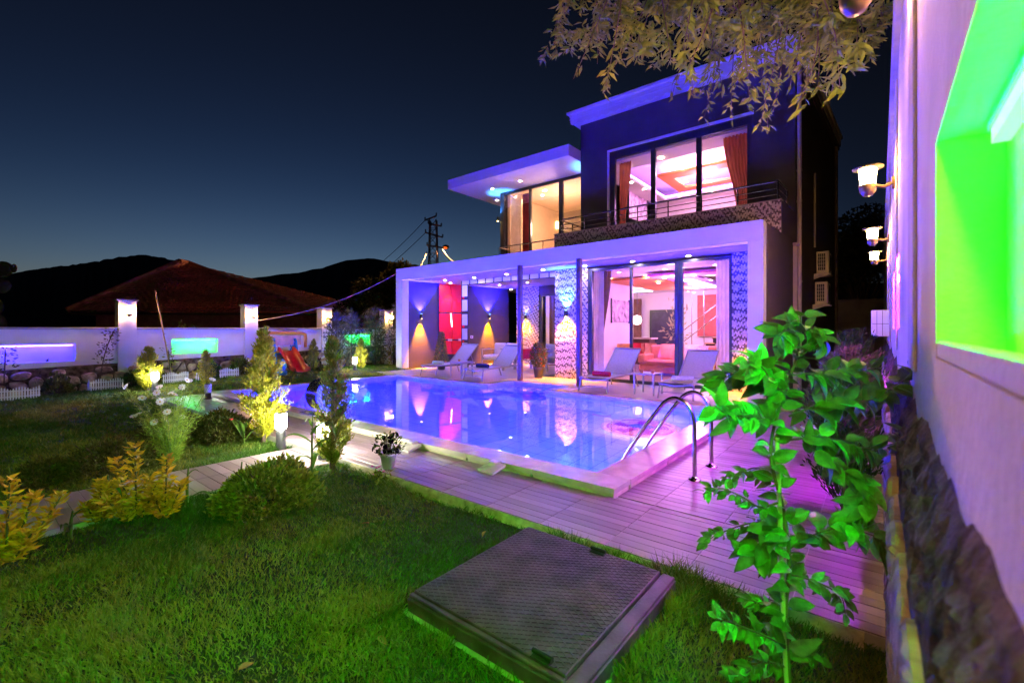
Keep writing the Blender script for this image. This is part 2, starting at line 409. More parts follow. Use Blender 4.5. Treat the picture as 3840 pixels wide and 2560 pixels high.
spot('mosaic_beam', (-2.16, 6.9, -.25), (MCX + 2.16, MCY - 6.9, zf + .25), (1.0, .50, .60), 42, 70, .6, .05, pool)  # added spot that brightens the mosaic, no fitting of its own
# ---- terrace floor in front of the house
ter = MB(); ter.box(-13.3, -7.95, 8.77, 14.7, -.14, .055); ter.box(-7.95, -5.56, 9.81, 11.02, -.14, .055); ter.box(-5.56, -1.78, 8.77, 11.02, -.14, .055)
ter = tag(ter.build('terrace', m_grout), kind='structure')
tt = []
def tiles(X0, X1, Y0_, Y1, s=.6):
    nx, ny = max(1, round((X1 - X0) / s)), max(1, round((Y1 - Y0_) / s))
    for i in range(nx):
        for j in range(ny):
            tt.append((X0 + (X1 - X0) * i / nx + .002, X0 + (X1 - X0) * (i + 1) / nx - .002, Y0_ + (Y1 - Y0_) * j / ny + .002, Y0_ + (Y1 - Y0_) * (j + 1) / ny - .002, .058, .08))
tiles(-13.3, -7.95, 8.77, 14.65); tiles(-7.95, -5.56, 9.81, 11.0); tiles(-5.56, -1.78, 8.77, 11.0)
place_pieces(ter, 'terrace_tile', tt, m_stone)

# ---- hills, dark with scrub
def hill(name, prof, d_front, d_crest, d_back, mat):
    rows = []
    xs = np.linspace(prof[0][0], prof[-1][0], 160); ys = np.interp(xs, [p[0] for p in prof], [p[1] for p in prof])
    for d, k in ((d_front, 0), ((d_front + d_crest) / 2, .55), (d_crest * .93, .93), (d_crest, 1), (d_back, 0)):
        row = []
        for px, py in zip(xs, ys):
            hh = (Y0 - py) / F * d_crest + H; x = (px - 1920) / F * d
            z = hh * k + (RNG.uniform(-.35, .5) * d_crest / 250 if 0 < k else -1)
            row.append((x * CA - d * SA, x * SA + d * CA, z))
        rows.append(row)
    s = MB(); s.sheet(rows, False); return tag(s.build(name, mat), kind='structure')
m_hill = M('hill_scrub', (.02, .024, .014), .95, var=.5, vscale=.2)
hill('hill', [(-900, 1090), (-200, 1055), (0, 1032), (180, 1005), (340, 985), (440, 966), (520, 955), (600, 965), (680, 985), (800, 1020), (900, 1050), (1100, 1120), (1400, 1200)], 120, 260, 420, m_hill)
hill('hill', [(500, 1210), (760, 1100), (930, 1046), (1060, 1030), (1200, 1008), (1300, 978), (1380, 968), (1480, 985), (1700, 1010), (2300, 1030), (3200, 1060), (4600, 1100)], 200, 420, 700, m_hill)
# ================================================================== boundary walls, lamps, light niches
m_plaster = M('white_plaster', (.70, .67, .64), .85, var=.13, vscale=1.4, bump=.3, bscale=45); m_plaster_r = M('cream_plaster', (.66, .55, .43), .9, var=.26, vscale=1.1, bump=.7, bscale=30)
m_mortar = M('black_mortar', (.10, .072, .052), .95, var=.75, vscale=11, bump=1.0, bscale=50, spec=.1)
m_rock = M('field_stone', (.30, .19, .11), .9, var=.45, vscale=7, bump=1.0, bscale=24, col2=(.62, .46, .32), spec=.2)
m_cap = M('wall_cap', (.30, .27, .25), .7, var=.2)
m_dark = M('dark_metal', (.05, .05, .055), .4, .6, var=.2)
m_bronze = M('bronze_metal', (.22, .15, .09), .35, .8, var=.2)
GREEN = (.012, 1.0, .02); VIO = (.10, .035, 1.0); WARM = (1.0, .50, .16)
m_led_g = EM('green_led', (.0010, 1.0, .0012), 64); m_led_gl = EM('green_led_left', (.003, 1.0, .05), 18); m_led_v = EM('violet_led', (.022, .010, 1.0), 24); m_led_p = EM('purple_led', (.54, .02, 1.0), 150)
m_warm = EM('warm_bulb_glass', (1.0, .55, .16), 68)

def voronoi_stones(u0, u1, vlo, vhi, size, jit=.38):
    """irregular stone outlines filling a strip; vlo, vhi functions of u"""
    nu = max(2, int((u1 - u0) / size)); seeds = []
    for i in range(-1, nu + 1):
        for j in range(-1, 8):
            u = u0 + (i + .5 + RNG.uniform(-jit, jit)) * (u1 - u0) / nu; v = vlo(u) + (j + .5 + RNG.uniform(-jit, jit)) * size * .8
            if v < vhi(u) + size: seeds.append((u, v))
    S = np.array(seeds); res = []
    for i, c in enumerate(S):
        if not (u0 < c[0] < u1 and vlo(c[0]) < c[1] < vhi(c[0])): continue
        poly = [np.array(p) for p in ((u0, vlo(c[0])), (u1, vlo(c[0])), (u1, vhi(c[0])), (u0, vhi(c[0])))]
        d2 = ((S - c) ** 2).sum(1)
        for k in np.argsort(d2)[1:14]:
            o = S[k]; mid = (c + o) / 2; nrm = o - c; gap = RNG.uniform(.012, .03) * np.linalg.norm(nrm) / np.linalg.norm(nrm)
            L = np.linalg.norm(nrm); off = np.dot(mid, nrm) - gap * L
            new = []
            for a in range(len(poly)):
                p, q = poly[a], poly[(a + 1) % len(poly)]; dp, dq = np.dot(p, nrm) - off, np.dot(q, nrm) - off
                if dp <= 0: new.append(p)
                if dp * dq < 0: new.append(p + (q - p) * dp / (dp - dq))
            poly = new
            if len(poly) < 3: break
        if len(poly) < 3: continue
        for _ in range(2):                                             # round the corners
            poly = [w for a in range(len(poly)) for w in (poly[a] * .75 + poly[(a + 1) % len(poly)] * .25, poly[a] * .25 + poly[(a + 1) % len(poly)] * .75)]
        ar = 0.5 * abs(sum(poly[a][0] * poly[a - 1][1] - poly[a - 1][0] * poly[a][1] for a in range(len(poly))))
        if ar > .004: res.append((c, poly))
    return res
def add_stones(parent, face_x, sgn, res, proud, taper=None):
    for c, poly in res:
        ctr = sum(poly) / len(poly); b = MB(); n = len(poly); vs = []
        pr_ = proud * RNG.uniform(.7, 1.25)
        for k, dx in ((1.0, 0), (.97, .55 * pr_), (.84, .90 * pr_), (.5, 1.0 * pr_)):
            vs += [(face_x + sgn * dx * RNG.uniform(.82, 1.15), *(ctr + (p - ctr) * k * RNG.uniform(.97, 1.03))) for p in poly]
        if taper: vs = [(face_x + (x_ - face_x) * min(1, max(.45, (taper - z_) / .45)), y_, z_) for x_, y_, z_ in vs]
        vs.append((face_x + sgn * pr_ * (min(1, max(.45, (taper - ctr[1]) / .45)) if taper else 1), *ctr)); fs = []
        for r in range(3):
            for i in range(n):
                j = (i + 1) % n; f = (r * n + i, r * n + j, r * n + n + j, r * n + n + i); fs.append(f if sgn > 0 else f[::-1])
        for i in range(n):
            f = (3 * n + i, 3 * n + (i + 1) % n, 4 * n); fs.append(f if sgn > 0 else f[::-1])
        b.add(vs, fs, False); b.build('stone', m_rock, parent)

def wall_with_niches(parent, xf, xb, y0, y1, z0, z1, niches, dep, mat):
    """plaster wall; xf face toward the garden, niches [(ya,yb,za,zb)] recessed by dep"""
    b = MB(); lo, hi = min(xf, xb), max(xf, xb); cur = y0
    xn = xf + dep * (1 if xb > xf else -1)
    for ya, yb, za, zb in sorted(niches):
        b.box(lo, hi, cur, ya, z0, z1); b.box(lo, hi, ya, yb, z0, za); b.box(lo, hi, ya, yb, zb, z1)
        b.box(min(xn, xb), max(xn, xb), ya, yb, za, zb); cur = yb
    b.box(lo, hi, cur, y1, z0, z1)
    return b.build('plaster', mat, parent)
def led_strip(x, ya, yb, z, sgn, mat, label, n=1):
    t = thing('led_strip', label, 'light strip', (x, (ya + yb) / 2, z), group='light strips in the wall niches')
    b = MB(); d = (yb - ya) / n
    for i in range(n): b.box(x - .014, x + .014, ya + i * d + .02, ya + (i + 1) * d - .02, z - .03, z)
    b.build('tube', mat, t)
    c = MB(); c.box(x - .018, x + .018, ya + .005, yb - .005, z + .001, z + .014); c.build('holder', M('white_plastic', (.7, .7, .7), .4, var=.05), t)

# ---- left wall
XL = -15.0
lw = thing('garden_wall', 'long white garden wall on dark jointed stone base left of the lawn', 'wall', (XL - .12, 5, 0))
nl = [(-1.9, 1.89, .71, 1.12), (3.81, 4.9, .80, 1.19), (8.96, 10.0, .87, 1.26)]
wall_with_niches(lw, XL, XL - .25, -4, 15, -.2, 1.46, nl, .17, m_plaster)
b = MB(); b.box(XL - .3, XL + .05, -4, 15, 1.462, 1.515, .01); b.build('cap', m_cap, lw)
ztop = lambda y: .51 + .028 * y
b = MB(); b.sheet([[(XL + .02, y, -.2), (XL + .02, y, float(ztop(y)) + RNG.uniform(-.02, .02)), (XL + .001, y, float(ztop(y)) + .03)] for y in np.arange(-4, 15.1, .15)], False); b.build('stone_base', m_mortar, lw)
add_stones(lw, XL + .02, 1, voronoi_stones(-1, 11, lambda u: -.15 + .03 * u, lambda u: ztop(u) - .03, .30), .05)
PY = [2.67, 5.62, 8.06, 10.62]
for y in PY:
    b = MB(); b.box(XL - .30, XL + .055, y, y + .37, -.1, 2.19, .006); p = b.build('pillar', m_plaster, lw)
    b = MB(); b.box(XL - .34, XL + .095, y - .04, y + .41, 2.192, 2.232, .008); b.build('pillar_cap', m_cap, p)
led_strip(XL - .05, -1.9, 1.87, 1.10, 1, m_led_v, 'violet light strip in the long niche of the left garden wall', 2)
led_strip(XL - .05, 3.83, 4.88, 1.17, 1, m_led_gl, 'green light strip in the left wall niche beside the bamboo pole')
led_strip(XL - .05, 8.98, 9.98, 1.24, 1, m_led_gl, 'green light strip in the left wall niche near the slide', 2)

# ---- right wall
XR = .10

rw = thing('garden_wall', 'tall white wall on rough stone base along the right edge', 'wall', (XR + .12, 8, 0))
nr = [(-.9, 1.43, 1.385, 1.88), (4.1, 6.0, 1.46, 1.98)]
wall_with_niches(rw, XR, XR + .3, -3, 22, -.2, 3.35, nr, .11, m_plaster_r)
b = MB(); b.box(XR - .04, XR + .34, -3, 22, 3.352, 3.42, .01); b.build('cap', m_cap, rw)
def n1(y, s, k): q = np.random.default_rng(k).random(4096); u = (y + 5) * s; i = int(u); f = u - i; f = f * f * (3 - 2 * f); return q[i] * (1 - f) + q[i + 1] * f - .5
rows = []
for y in np.concatenate([np.arange(.2, 3, .014), np.arange(3, 14, .05)]):
    zt_ = 1.19 + .11 * n1(y, 3, 1) + .05 * n1(y, 9, 2) + .014 * n1(y, 34, 3); zb_ = .97 + .10 * n1(y, 3, 4); row = [(XR - .050 + .016 * n1(y, 9, 10 + j) + .010 * n1(y, 30, 30 + j), y, z) for j, z in enumerate(np.linspace(-.2, zb_, 10))]
    for j, k in enumerate(np.linspace(.15, 1, 9)): row.append((XR - .0005 - (.050 * (1 - k) ** .7 + (.020 * n1(y, 16, 60 + j) + .012 * RNG.uniform(-1, 1)) * (1 - k) ** .5 * (k < .99)), y, zb_ + (zt_ - zb_) * k))
    rows.append([(min(x_, XR - .0004), y_, z_) for x_, y_, z_ in row])
b = MB(); b.sheet(rows, False); b.build('stone_base', m_mortar, rw)
add_stones(rw, XR - .052, -1, voronoi_stones(.35, 11.5, lambda u: -.12, lambda u: .95 + .03 * math.sin(3 * u), .27), .028)
for y in (2.3, 4.56, 7.3, 9.5):
    b = MB(); b.box(XR - .012, XR - .001, y - .17, y + .17, 1.3, 3.3, .006); b.build('pilaster', m_plaster_r, rw)
b = MB(); b.box(XR + .001, XR + .02, -.9, 1.43, 1.386, 1.425, .004); b.build('light_baffle', m_plaster_r, rw)  # added lip that keeps the green strip light off the stones below
led_strip(XR + .09, -.88, 1.36, 1.86, -1, m_led_g, 'green light strip in the near niche of the right wall')
led_strip(XR + .05, 4.12, 5.98, 1.96, -1, m_led_p, 'violet light strip in the far niche of the right wall')

# ---- wall lamps
def make_wall_lamp(s):
    t = thing('wall_lamp', 'lamp', 'wall lamp')
    b = MB(); b.tube([(0, 0, 0), (.018 * s, 0, 0)], [.05 * s, .045 * s], 16); b.tube([(.018 * s, 0, 0), (.06 * s, 0, -.02 * s), (.13 * s, 0, 0)], .014 * s, 8); b.build('bracket', m_bronze, t, False)
    b = MB(); b.lathe((.16 * s, 0, 0), [(0, -.075 * s), (.03 * s, -.07 * s), (.05 * s, -.04 * s), (.055 * s, 0), (.055 * s, .012 * s), (0, .012 * s)], 18); b.build('cup', m_bronze, t, False)
    b = MB(); b.lathe((.16 * s, 0, 0), [(.047 * s, .013 * s), (.052 * s, .08 * s), (.056 * s, .128 * s), (0, .129 * s)], 18); b.build('glass', m_warm, t, False)
    b = MB(); b.lathe((.16 * s, 0, 0), [(0, .132 * s), (.095 * s, .134 * s), (.098 * s, .145 * s), (.05 * s, .156 * s), (0, .16 * s)], 20); b.build('cap', m_dark, t, False)
    return t
la = make_wall_lamp(1.0)
ll = ['wall lamp on the nearest pillar of the left wall, above the violet niche', 'wall lamp on the left wall pillar behind the slide', 'wall lamp on the left wall pillar among the dark conifers', 'wall lamp on the left wall pillar beside the villa porch']
for i, y in enumerate(PY):
    o = la if i == 0 else copy_tree(la)
    o.location = (XL + .056, y + .2, 1.86); o['label'] = ll[i]; o['group'] = 'warm wall lamps'
lb = make_wall_lamp(1.03)
lr = ['wall lamp high on the right wall, cut by the top edge of the photo', 'largest fully seen wall lamp on the right wall', 'middle wall lamp of the three in a row on the right wall', 'farthest wall lamp on the right wall', 'wall lamp on the right wall beside the camera', 'added unseen wall lamp on the right wall behind the camera']  # the last lamp is unseen, added for more warm light on the lawn
for i, (y, z) in enumerate(((2.3, 2.80), (4.56, 2.58), (7.3, 2.58), (9.5, 2.58), (-.75, 2.62), (-2.2, 2.62))):
    o = lb if i == 0 else copy_tree(lb)
    o.location = (XR - .013 if i < 4 else XR - .001, y, z); o.rotation_euler = (0, 0, math.pi); o['label'] = lr[i]; o['group'] = 'warm wall lamps'
# meter box, rear wall
t = thing('meter_box', 'small white meter box fixed on the right wall beyond the lamps', 'meter box', (XR, 8.2, 1.45))
b = MB(); b.box(XR - .2, XR - .001, 8.0, 8.35, 1.36, 1.72, .01); b.build('case', M('white_enamel', (.75, .74, .73), .35, var=.05), t)
b = MB()
for k in (1, 2): b.box(XR - .2 + .06 * k, XR - .195 + .06 * k, 7.996, 8.0, 1.37, 1.71)
b.box(XR - .19, XR - .01, 7.996, 8.0, 1.53, 1.535); b.build('grid', m_dark, t)
t = thing('rear_wall', 'grey plaster wall closing the passage behind the villa', 'wall', (-1, 24, 0))
b = MB(); b.box(-7, XR + .3, 24, 24.3, -.2, 2.75, .03); b.build('plaster', M('grey_plaster', (.33, .29, .25), .9, var=.2, vscale=2), t)
# ================================================================== the villa
m_white = M('white_facade_paint', (.78, .76, .75), .7, var=.05, vscale=1.5, bump=.08, bscale=80)
m_char = M('charcoal_facade_paint', (.07, .064, .07), .85, var=.15, vscale=2, bump=.15, bscale=90)
m_brown = M('brown_facade_paint', (.085, .066, .058), .85, var=.15, vscale=2, bump=.2, bscale=90)
m_soffit = M('soffit_paint', (.40, .34, .36), .7, var=.06, vscale=2)
m_frame = M('anthracite_window_frame', (.06, .065, .075), .35, .3, var=.1)
m_in = M('interior_paint', (.78, .70, .70), .8, var=.04, vscale=2)
m_steel = M('brushed_steel', (.60, .58, .56), .22, 1.0, var=.1, vscale=30)
m_pipe = M('pipe_plastic', (.52, .45, .38), .5, var=.08)
m_glass = GLASS()
xs = lambda y: -1.76 + .05 * (y - 9.9)
V = thing('villa', 'two storey villa with white framed porch, balcony and lit windows', 'house', (-5, 14, 0))
def vb(name, boxes, mat, par=None, bev=0.0):
    b = MB()
    for q in boxes: b.box(*q, bev)
    return b.build(name, mat, par or V)
def side_wall(poly, th, mat, name):
    b = MB(); n = len(poly); vs = [(xs(y), y, z) for y, z in poly] + [(xs(y) - th, y, z) for y, z in poly]
    b.add(vs, [tuple(range(n)), tuple(range(n, 2 * n))[::-1]] + [(i, n + i, n + (i + 1) % n, (i + 1) % n) for i in range(n)]); return b.build(name, mat, V)
# porch
b = MB(); b.box(-13.28, -1.76, 9.9, 10.2, 3.19, 3.59, .006); b.box(-13.28, -12.95, 9.9, 10.2, -.02, 3.188, .006); b.box(-2.04, -1.76, 9.9, 10.2, -.02, 3.188, .006)
b.build('porch_frame', m_white, V)
b = MB(); b.prism([(-13.26, 10.202), (xs(10.2) - .005, 10.202), (xs(19.9) - .02, 19.9), (-13.26, 19.9)], 3.172, 3.56); b.build('porch_roof', m_soffit, V)
side_wall([(10.203, -.1), (20.3, -.1), (20.3, 8.1), (13.1, 8.1), (13.1, 3.57), (10.203, 3.57)], .25, m_brown, 'side_wall')
side_wall([(11.42, 3.575), (13.09, 3.575), (13.09, 4.30), (11.42, 4.30)], .18, m_brown, 'parapet_side')
KL = .174
def onwall(px, py, off=0.0):
    r = ray(px, py); t = (-12.95 - KL * 10 + off) / (r[0] - KL * r[1]); return CP + r * t
b = MB(); b.prism([(-12.952, 10.2), (-12.152, 14.8), (-12.4, 14.8), (-13.2, 10.2)], .0, 3.17); b.build('porch_side_wall', m_brown, V)
vb('porch_rear_wall', [(-8.3, -7.36, 14.6, 14.8, .0, 3.17), (-9.7, -8.3, 14.6, 14.8, 2.85, 3.17), (-10.44, -9.7, 14.6, 14.8, 2.85, 3.17), (-11.58, -10.46, 14.62, 14.85, .0, 3.17)], m_brown)
vb('room_wall', [(-7.36, -7.2, 11.25, 16, .0, 3.17)], m_in)
for x in (-7.55, -5.72):
    b = MB(); b.box(x - .055, x + .055, 9.62, 9.73, .08, 3.19, .006); b.build('porch_post', M('rust_brown_steel', (.16, .09, .07), .5, .2, var=.25), V)

# patterned split stone cladding: raised light chevrons between recessed dark ones
m_cl = M('cream_split_stone', (.74, .66, .55), .8, var=.3, vscale=18, bump=.4, bscale=60)
m_cd = M('brown_split_stone', (.17, .135, .115), .85, var=.3, vscale=18, bump=.4, bscale=60)
def clad(x0, x1, z0, z1, yf, per=.75, amp=.20, band=.118, c=.03, ph=0.0, par=None):
    lo, hi = MB(), MB(); nx, nz = int(round((x1 - x0) / c)), int(round((z1 - z0) / c)); dx, dz = (x1 - x0) / nx, (z1 - z0) / nz
    for i in range(nx):
        for j in range(nz):
            u = x0 + (i + .5) * dx; v = z0 + (j + .5) * dz
            tri = abs(((u - x0 + ph) / per) % 1 - .5) * 2
            k = ((v - amp * tri + .036 * (i % 2) + .012 * ((i * 7 + j * 3) % 5 - 2)) / band) % 1
            d = RNG.uniform(.020, .032) if k < .55 else RNG.uniform(.003, .010)
            m = hi if k < .55 else lo
            X0, X1, Z0, Z1 = x0 + i * dx, x0 + (i + 1) * dx, z0 + j * dz, z0 + (j + 1) * dz
            m.add([(X0, yf, Z0), (X1, yf, Z0), (X1, yf, Z1), (X0, yf, Z1), (X0 + .002, yf - d, Z0 + .002), (X1 - .002, yf - d, Z0 + .002), (X1 - .002, yf - d, Z1 - .002), (X0 + .002, yf - d, Z1 - .002)],
                  [(4, 5, 6, 7), (0, 1, 5, 4), (1, 2, 6, 5), (2, 3, 7, 6), (3, 0, 4, 7)])
    for q, nm, mt in ((hi, 'cream_cladding', m_cl), (lo, 'brown_cladding', m_cd)): tag(q.build(nm, mt, par or V), kind='stuff')
vb('porch_pillar', [(-7.28, -6.22, 10.98, 11.24, .0, 3.17)], m_cd); clad(-7.28, -6.22, .08, 3.16, 10.979, 1.06, .24, ph=0.0)
vb('porch_pillar', [(-2.57, -2.03, 10.98, 11.24, .0, 3.17)], m_cd); clad(-2.57, -2.03, .08, 3.16, 10.979, 1.06, .22)
clad(-11.58, -10.46, .08, 3.16, 14.618, 1.1, .22)
vb('parapet', [(-7.6, xs(11.45), 11.42, 11.6, 3.565, 4.29)], m_cd); clad(-7.6, xs(11.42), 3.57, 4.29, 11.419, .75, .20, ph=.2)
vb('parapet_cap', [(-7.62, xs(11.45) + .01, 11.39, 11.62, 4.292, 4.312)], M('parapet_cap_stone', (.45, .38, .3), .7))
# ground floor window wall
Yw = 11.06
wf = vb('window_wall', [(-6.22, -6.11, Yw - .05, Yw + .05, .09, 3.12), (-2.64, -2.57, Yw - .05, Yw + .05, .09, 3.12), (-6.11, -2.64, Yw - .05, Yw + .05, 3.05, 3.12), (-6.11, -2.64, Yw - .05, Yw + .05, .082, .16)], m_frame)
for xa, xb, dy in ((-5.02, -4.96, .0), (-3.86, -3.77, -.015), (-3.765, -3.68, .015)): vb('mullion', [(xa, xb, Yw - .045 + dy, Yw + .045 + dy, .161, 3.049)], m_frame, wf)
for xa, xb in ((-6.109, -5.021), (-4.959, -3.861), (-3.679, -2.641)): vb('pane', [(xa, xb, Yw - .004, Yw + .004, .162, 3.048)], m_glass, wf)
vb('handle', [(-3.83, -3.80, Yw - .085, Yw - .062, 1.05, 1.35)], m_dark, wf)
# rear porch window with curtain behind
wr = vb('rear_window', [(-10.44, -10.36, 14.64, 14.74, .1, 2.85), (-8.4, -8.31, 14.64, 14.74, .1, 2.85), (-10.36, -8.4, 14.64, 14.74, 2.77, 2.85)], m_frame); vb('pane', [(-10.359, -8.401, 14.685, 14.695, .1, 2.769)], m_glass, wr)

# upper block
UY = 12.95
vb('upper_wall', [(-7.6, -6.55, UY, UY + .2, 3.56, 8.1), (-2.6, xs(13) - .25, UY, UY + .2, 3.56, 8.1), (-6.55, -2.6, UY, UY + .2, 6.96, 8.1), (-7.6, -7.42, UY + .2, 20.2, 3.56, 8.1), (-7.42, xs(20) - .26, 20.0, 20.2, -.1, 8.1)], m_char)
side_wall([(12.952, 3.575), (13.099, 3.575), (13.099, 8.1), (12.952, 8.1)], .25, m_char, 'corner_wall')
tr = vb('window_trim', [(-6.63, -2.52, UY - .04, UY - .002, 6.97, 7.04), (-6.63, -6.56, UY - .04, UY - .002, 3.6, 6.969)], m_white)
uy = UY + .08
uf = vb('upper_window', [(-6.55, -6.40, uy - .05, uy + .05, 3.6, 6.96), (-2.68, -2.6, uy - .05, uy + .05, 3.6, 6.96), (-6.4, -2.68, uy - .05, uy + .05, 6.76, 6.96)], m_frame)
for px in (2451, 2622): 
    x = gy(px, 700, uy)[0]; vb('mullion', [(x - .07, x + .07, uy - .045, uy + .045, 3.6, 6.759)], m_frame, uf)
xa, xb = gy(2451, 700, uy)[0], gy(2622, 700, uy)[0]
for p0, p1 in ((-6.399, xa - .071), (xa + .071, xb - .071), (xb + .071, -2.681)): vb('pane', [(p0, p1, uy - .004, uy + .004, 3.6, 6.759)], m_glass, uf)
# roof with scalloped eave
b = MB(); b.prism([(-7.78, 12.6), (xs(12.6) + .10, 12.6), (xs(20.4) + .12, 20.4), (-7.78, 20.4)], 8.12, 8.36); rf = b.build('roof', m_white, V)
b = MB(); b.prism([(-7.86, 12.5), (xs(12.5) + .16, 12.5), (xs(20.4) + .18, 20.4), (-7.86, 20.4)], 8.362, 8.43); b.build('gutter', m_white, rf)
b = MB(); x = -7.76; pr_ = []
nsc = 22; wd = (xs(12.6) + .09 - x) / nsc
for i in range(nsc):
    for k in range(8):
        u = (k + .5) / 8; z0 = 8.12 - .03 - .075 * math.sin(math.pi * u) ** .6
        b.box(x + (i + k / 8) * wd, x + (i + (k + 1) / 8) * wd, 12.595, 12.615, z0, 8.119)
b.build('scalloped_trim', m_white, rf)
b = MB()
for k in (8.2, 8.27): b.box(-7.80, xs(12.6) + .12, 12.585, 12.599, k, k + .022)
b.build('eave_moulding', m_white, rf)
b = MB(); b.prism([(xs(12.7) + .001, 12.7), (xs(12.7) + .09, 12.7), (xs(20.3) + .09, 20.3), (xs(20.3) + .001, 20.3)], 7.95, 8.118); b.build('side_eave', m_brown, rf)
# canopy and upper left glass room
b = MB(); b.box(-13.15, -7.62, 12.25, 17.5, 6.94, 7.3, .006); b.build('canopy', M('canopy_paint', (.74, .70, .74), .7, var=.04), V)
GY = 14.0
X_ = lambda px: float(gy(px, 900, GY)[0])
lf = vb('corner_window', [(X_(1880), X_(1894), GY - .06, GY + .06, 3.58, 6.94), (X_(1894), -7.61, GY - .05, GY + .05, 6.84, 6.94)], m_frame)
for p0, p1 in ((1986, 1993), (2098, 2112)): vb('mullion', [(X_(p0), X_(p1), GY - .05, GY + .05, 3.58, 6.839)], m_frame, lf)
for p0, p1 in ((1894, 1986), (1993, 2098), (2112, 2176)): vb('pane', [(X_(p0) + .002, X_(p1) - .002, GY - .004, GY + .004, 3.58, 6.838)], m_glass, lf)
vb('upper_side_wall', [(X_(1880), X_(1880) + .15, GY + .062, 18.2, 3.58, 6.939), (X_(1880), -7.62, 18.2, 18.4, 3.58, 6.939)], m_char)
# balcony railings
def railing(p0, p1, z0, hts, posts, name='railing', r=.016):
    p0, p1 = np.array(p0, float), np.array(p1, float); t = MB()
    for i, h in enumerate(hts): t.tube([(*p0, z0 + h), (*p1, z0 + h)], r * (1.5 if i == len(hts) - 1 else .8), 8)
    o = t.build(name, m_steel, V)
    for k in posts:
        q = p0 + (p1 - p0) * k; u = MB(); u.tube([(*q, z0), (*q, z0 + hts[-1])], r, 8); u.build('post', m_steel, o)
railing((-7.45, 11.5), (xs(11.5) - .08, 11.5), 4.312, (.13, .26, .42), [i / 7 for i in range(8)])
railing((xs(11.5) - .08, 11.5), (xs(12.4) - .08, 12.4), 4.312, (.13, .26, .42), [1.0])
railing((-7.45, 11.5), (-7.45, 12.9), 4.312, (.13, .26, .42), [.5, 1.0])
railing((-9.85, 11.5), (-7.64, 11.5), 3.565, (.3, .62), [0, .2, .4, .6, .8, 1.0], r=.013)
railing((-9.85, 11.5), (-9.85, 13.9), 3.565, (.3, .62), [.5, 1.0], r=.013)
# pipes
b = MB(); xp = xs(13.3) + .06; b.tube([(xp, 12.99, 8.2), (xp, 12.99, .0)], .05, 10)
for z in (7.4, 5.3, 4.55, 2.6): b.tube([(xp, 12.99, z), (xp, 12.99, z + .05)], .06, 10)
b.build('downpipe', m_pipe, V)
b = MB(); b.box(xs(12.7) + .001, xs(12.7) + .09, 12.62, 12.74, .0, 3.45, .01); b.box(xs(12.7) + .001, xs(12.7) + .12, 12.58, 12.78, 3.45, 3.52, .01); b.build('pipe_duct', m_pipe, V)
b = MB(); pc = gx(3065, 670, xs(15.6) + .03); b.tube([(xs(15.5) + .03, 15.5, 3.8), (xs(15.5) + .03, 15.5, pc[2])], .028, 8); b.build('cable_duct', m_pipe, V)
b = MB(); b.tube([(xs(19.8) + .05, 19.8, 8.1), (xs(19.8) + .05, 19.8, 0)], .05, 8); b.build('downpipe', M('brown_pipe', (.16, .12, .07), .6), V)

# ---- interiors (parts of the villa: walls, ceilings, floors)
def room(x0, x1, y0, y1, z0, z1, name, mats, open_front=True):
    b = MB(); b.add([(x0, y0, z0), (x0, y1, z0), (x0, y1, z1), (x0, y0, z1), (x1, y0, z0), (x1, y1, z0), (x1, y1, z1), (x1, y0, z1)], [(0, 1, 2, 3), (5, 4, 7, 6), (1, 5, 6, 2)]); w = b.build(name + '_walls', mats[0], V)
    b = MB(); b.add([(x0, y0, z0), (x1, y0, z0), (x1, y1, z0), (x0, y1, z0)], [(0, 1, 2, 3)]); b.build(name + '_floor', mats[1], V)
    b = MB(); b.add([(x0, y0, z1), (x1, y0, z1), (x1, y1, z1), (x0, y1, z1)], [(3, 2, 1, 0)]); return b.build(name + '_ceiling', mats[2], V)
m_floor = M('parquet_floor', (.30, .20, .15), .3, var=.2, vscale=8)
# living room, L shaped: front bay and rear bay
b = MB(); b.add([(-7.195, 11.25, .09), (-7.195, 16, .09), (-7.195, 16, 3.1), (-7.195, 11.25, 3.1), (-10.3, 14.85, .09), (-10.3, 19.8, .09), (-10.3, 19.8, 3.1), (-10.3, 14.85, 3.1), (-1.75, 19.8, .09), (-1.75, 19.8, 3.1), (-2.02, 11.25, .09), (-2.02, 11.25, 3.1)], [(0, 1, 2, 3), (4, 5, 6, 7), (5, 8, 9, 6), (8, 10, 11, 9)]); b.build('living_walls', m_in, V)
b = MB(); b.add([(x, y, .10) for x, y in ((-7.195, 11.12), (-2.02, 11.12), (-1.75, 19.8), (-10.3, 19.8), (-10.3, 14.85), (-7.195, 14.85))], [(0, 1, 2, 3, 4, 5)]); b.build('living_floor', m_floor, V)
b = MB(); b.add([(x, y, 3.10) for x, y in ((-7.195, 11.12), (-2.02, 11.12), (-1.75, 19.8), (-10.3, 19.8), (-10.3, 14.85), (-7.195, 14.85))], [(5, 4, 3, 2, 1, 0)]); b.build('living_ceiling', m_in, V)
m_ora = M('orange_ceiling_panel', (.85, .28, .10), .6, var=.05); m_mag = M('magenta_ceiling_panel', (.75, .15, .45), .6, var=.05)
vb('dropped_panel', [(-6.9, -5.3, 13.3, 17.5, 3.0, 3.06)], m_ora); vb('dropped_panel', [(-5.2, -2.6, 12.6, 13.3, 2.98, 3.05)], m_mag); vb('dropped_panel', [(-3.9, -2.3, 15.0, 17.8, 2.96, 3.04)], m_mag)
vb('dropped_panel', [(-5.0, -4.1, 13.6, 17.2, 2.97, 3.03)], M('violet_ceiling_panel', (.30, .14, .6), .6, var=.05))
m_cove = EM('cove_light', (.55, .62, 1.0), 1.5); m_cove2 = EM('cove_light_violet', (.42, .14, 1.0), 4.5)
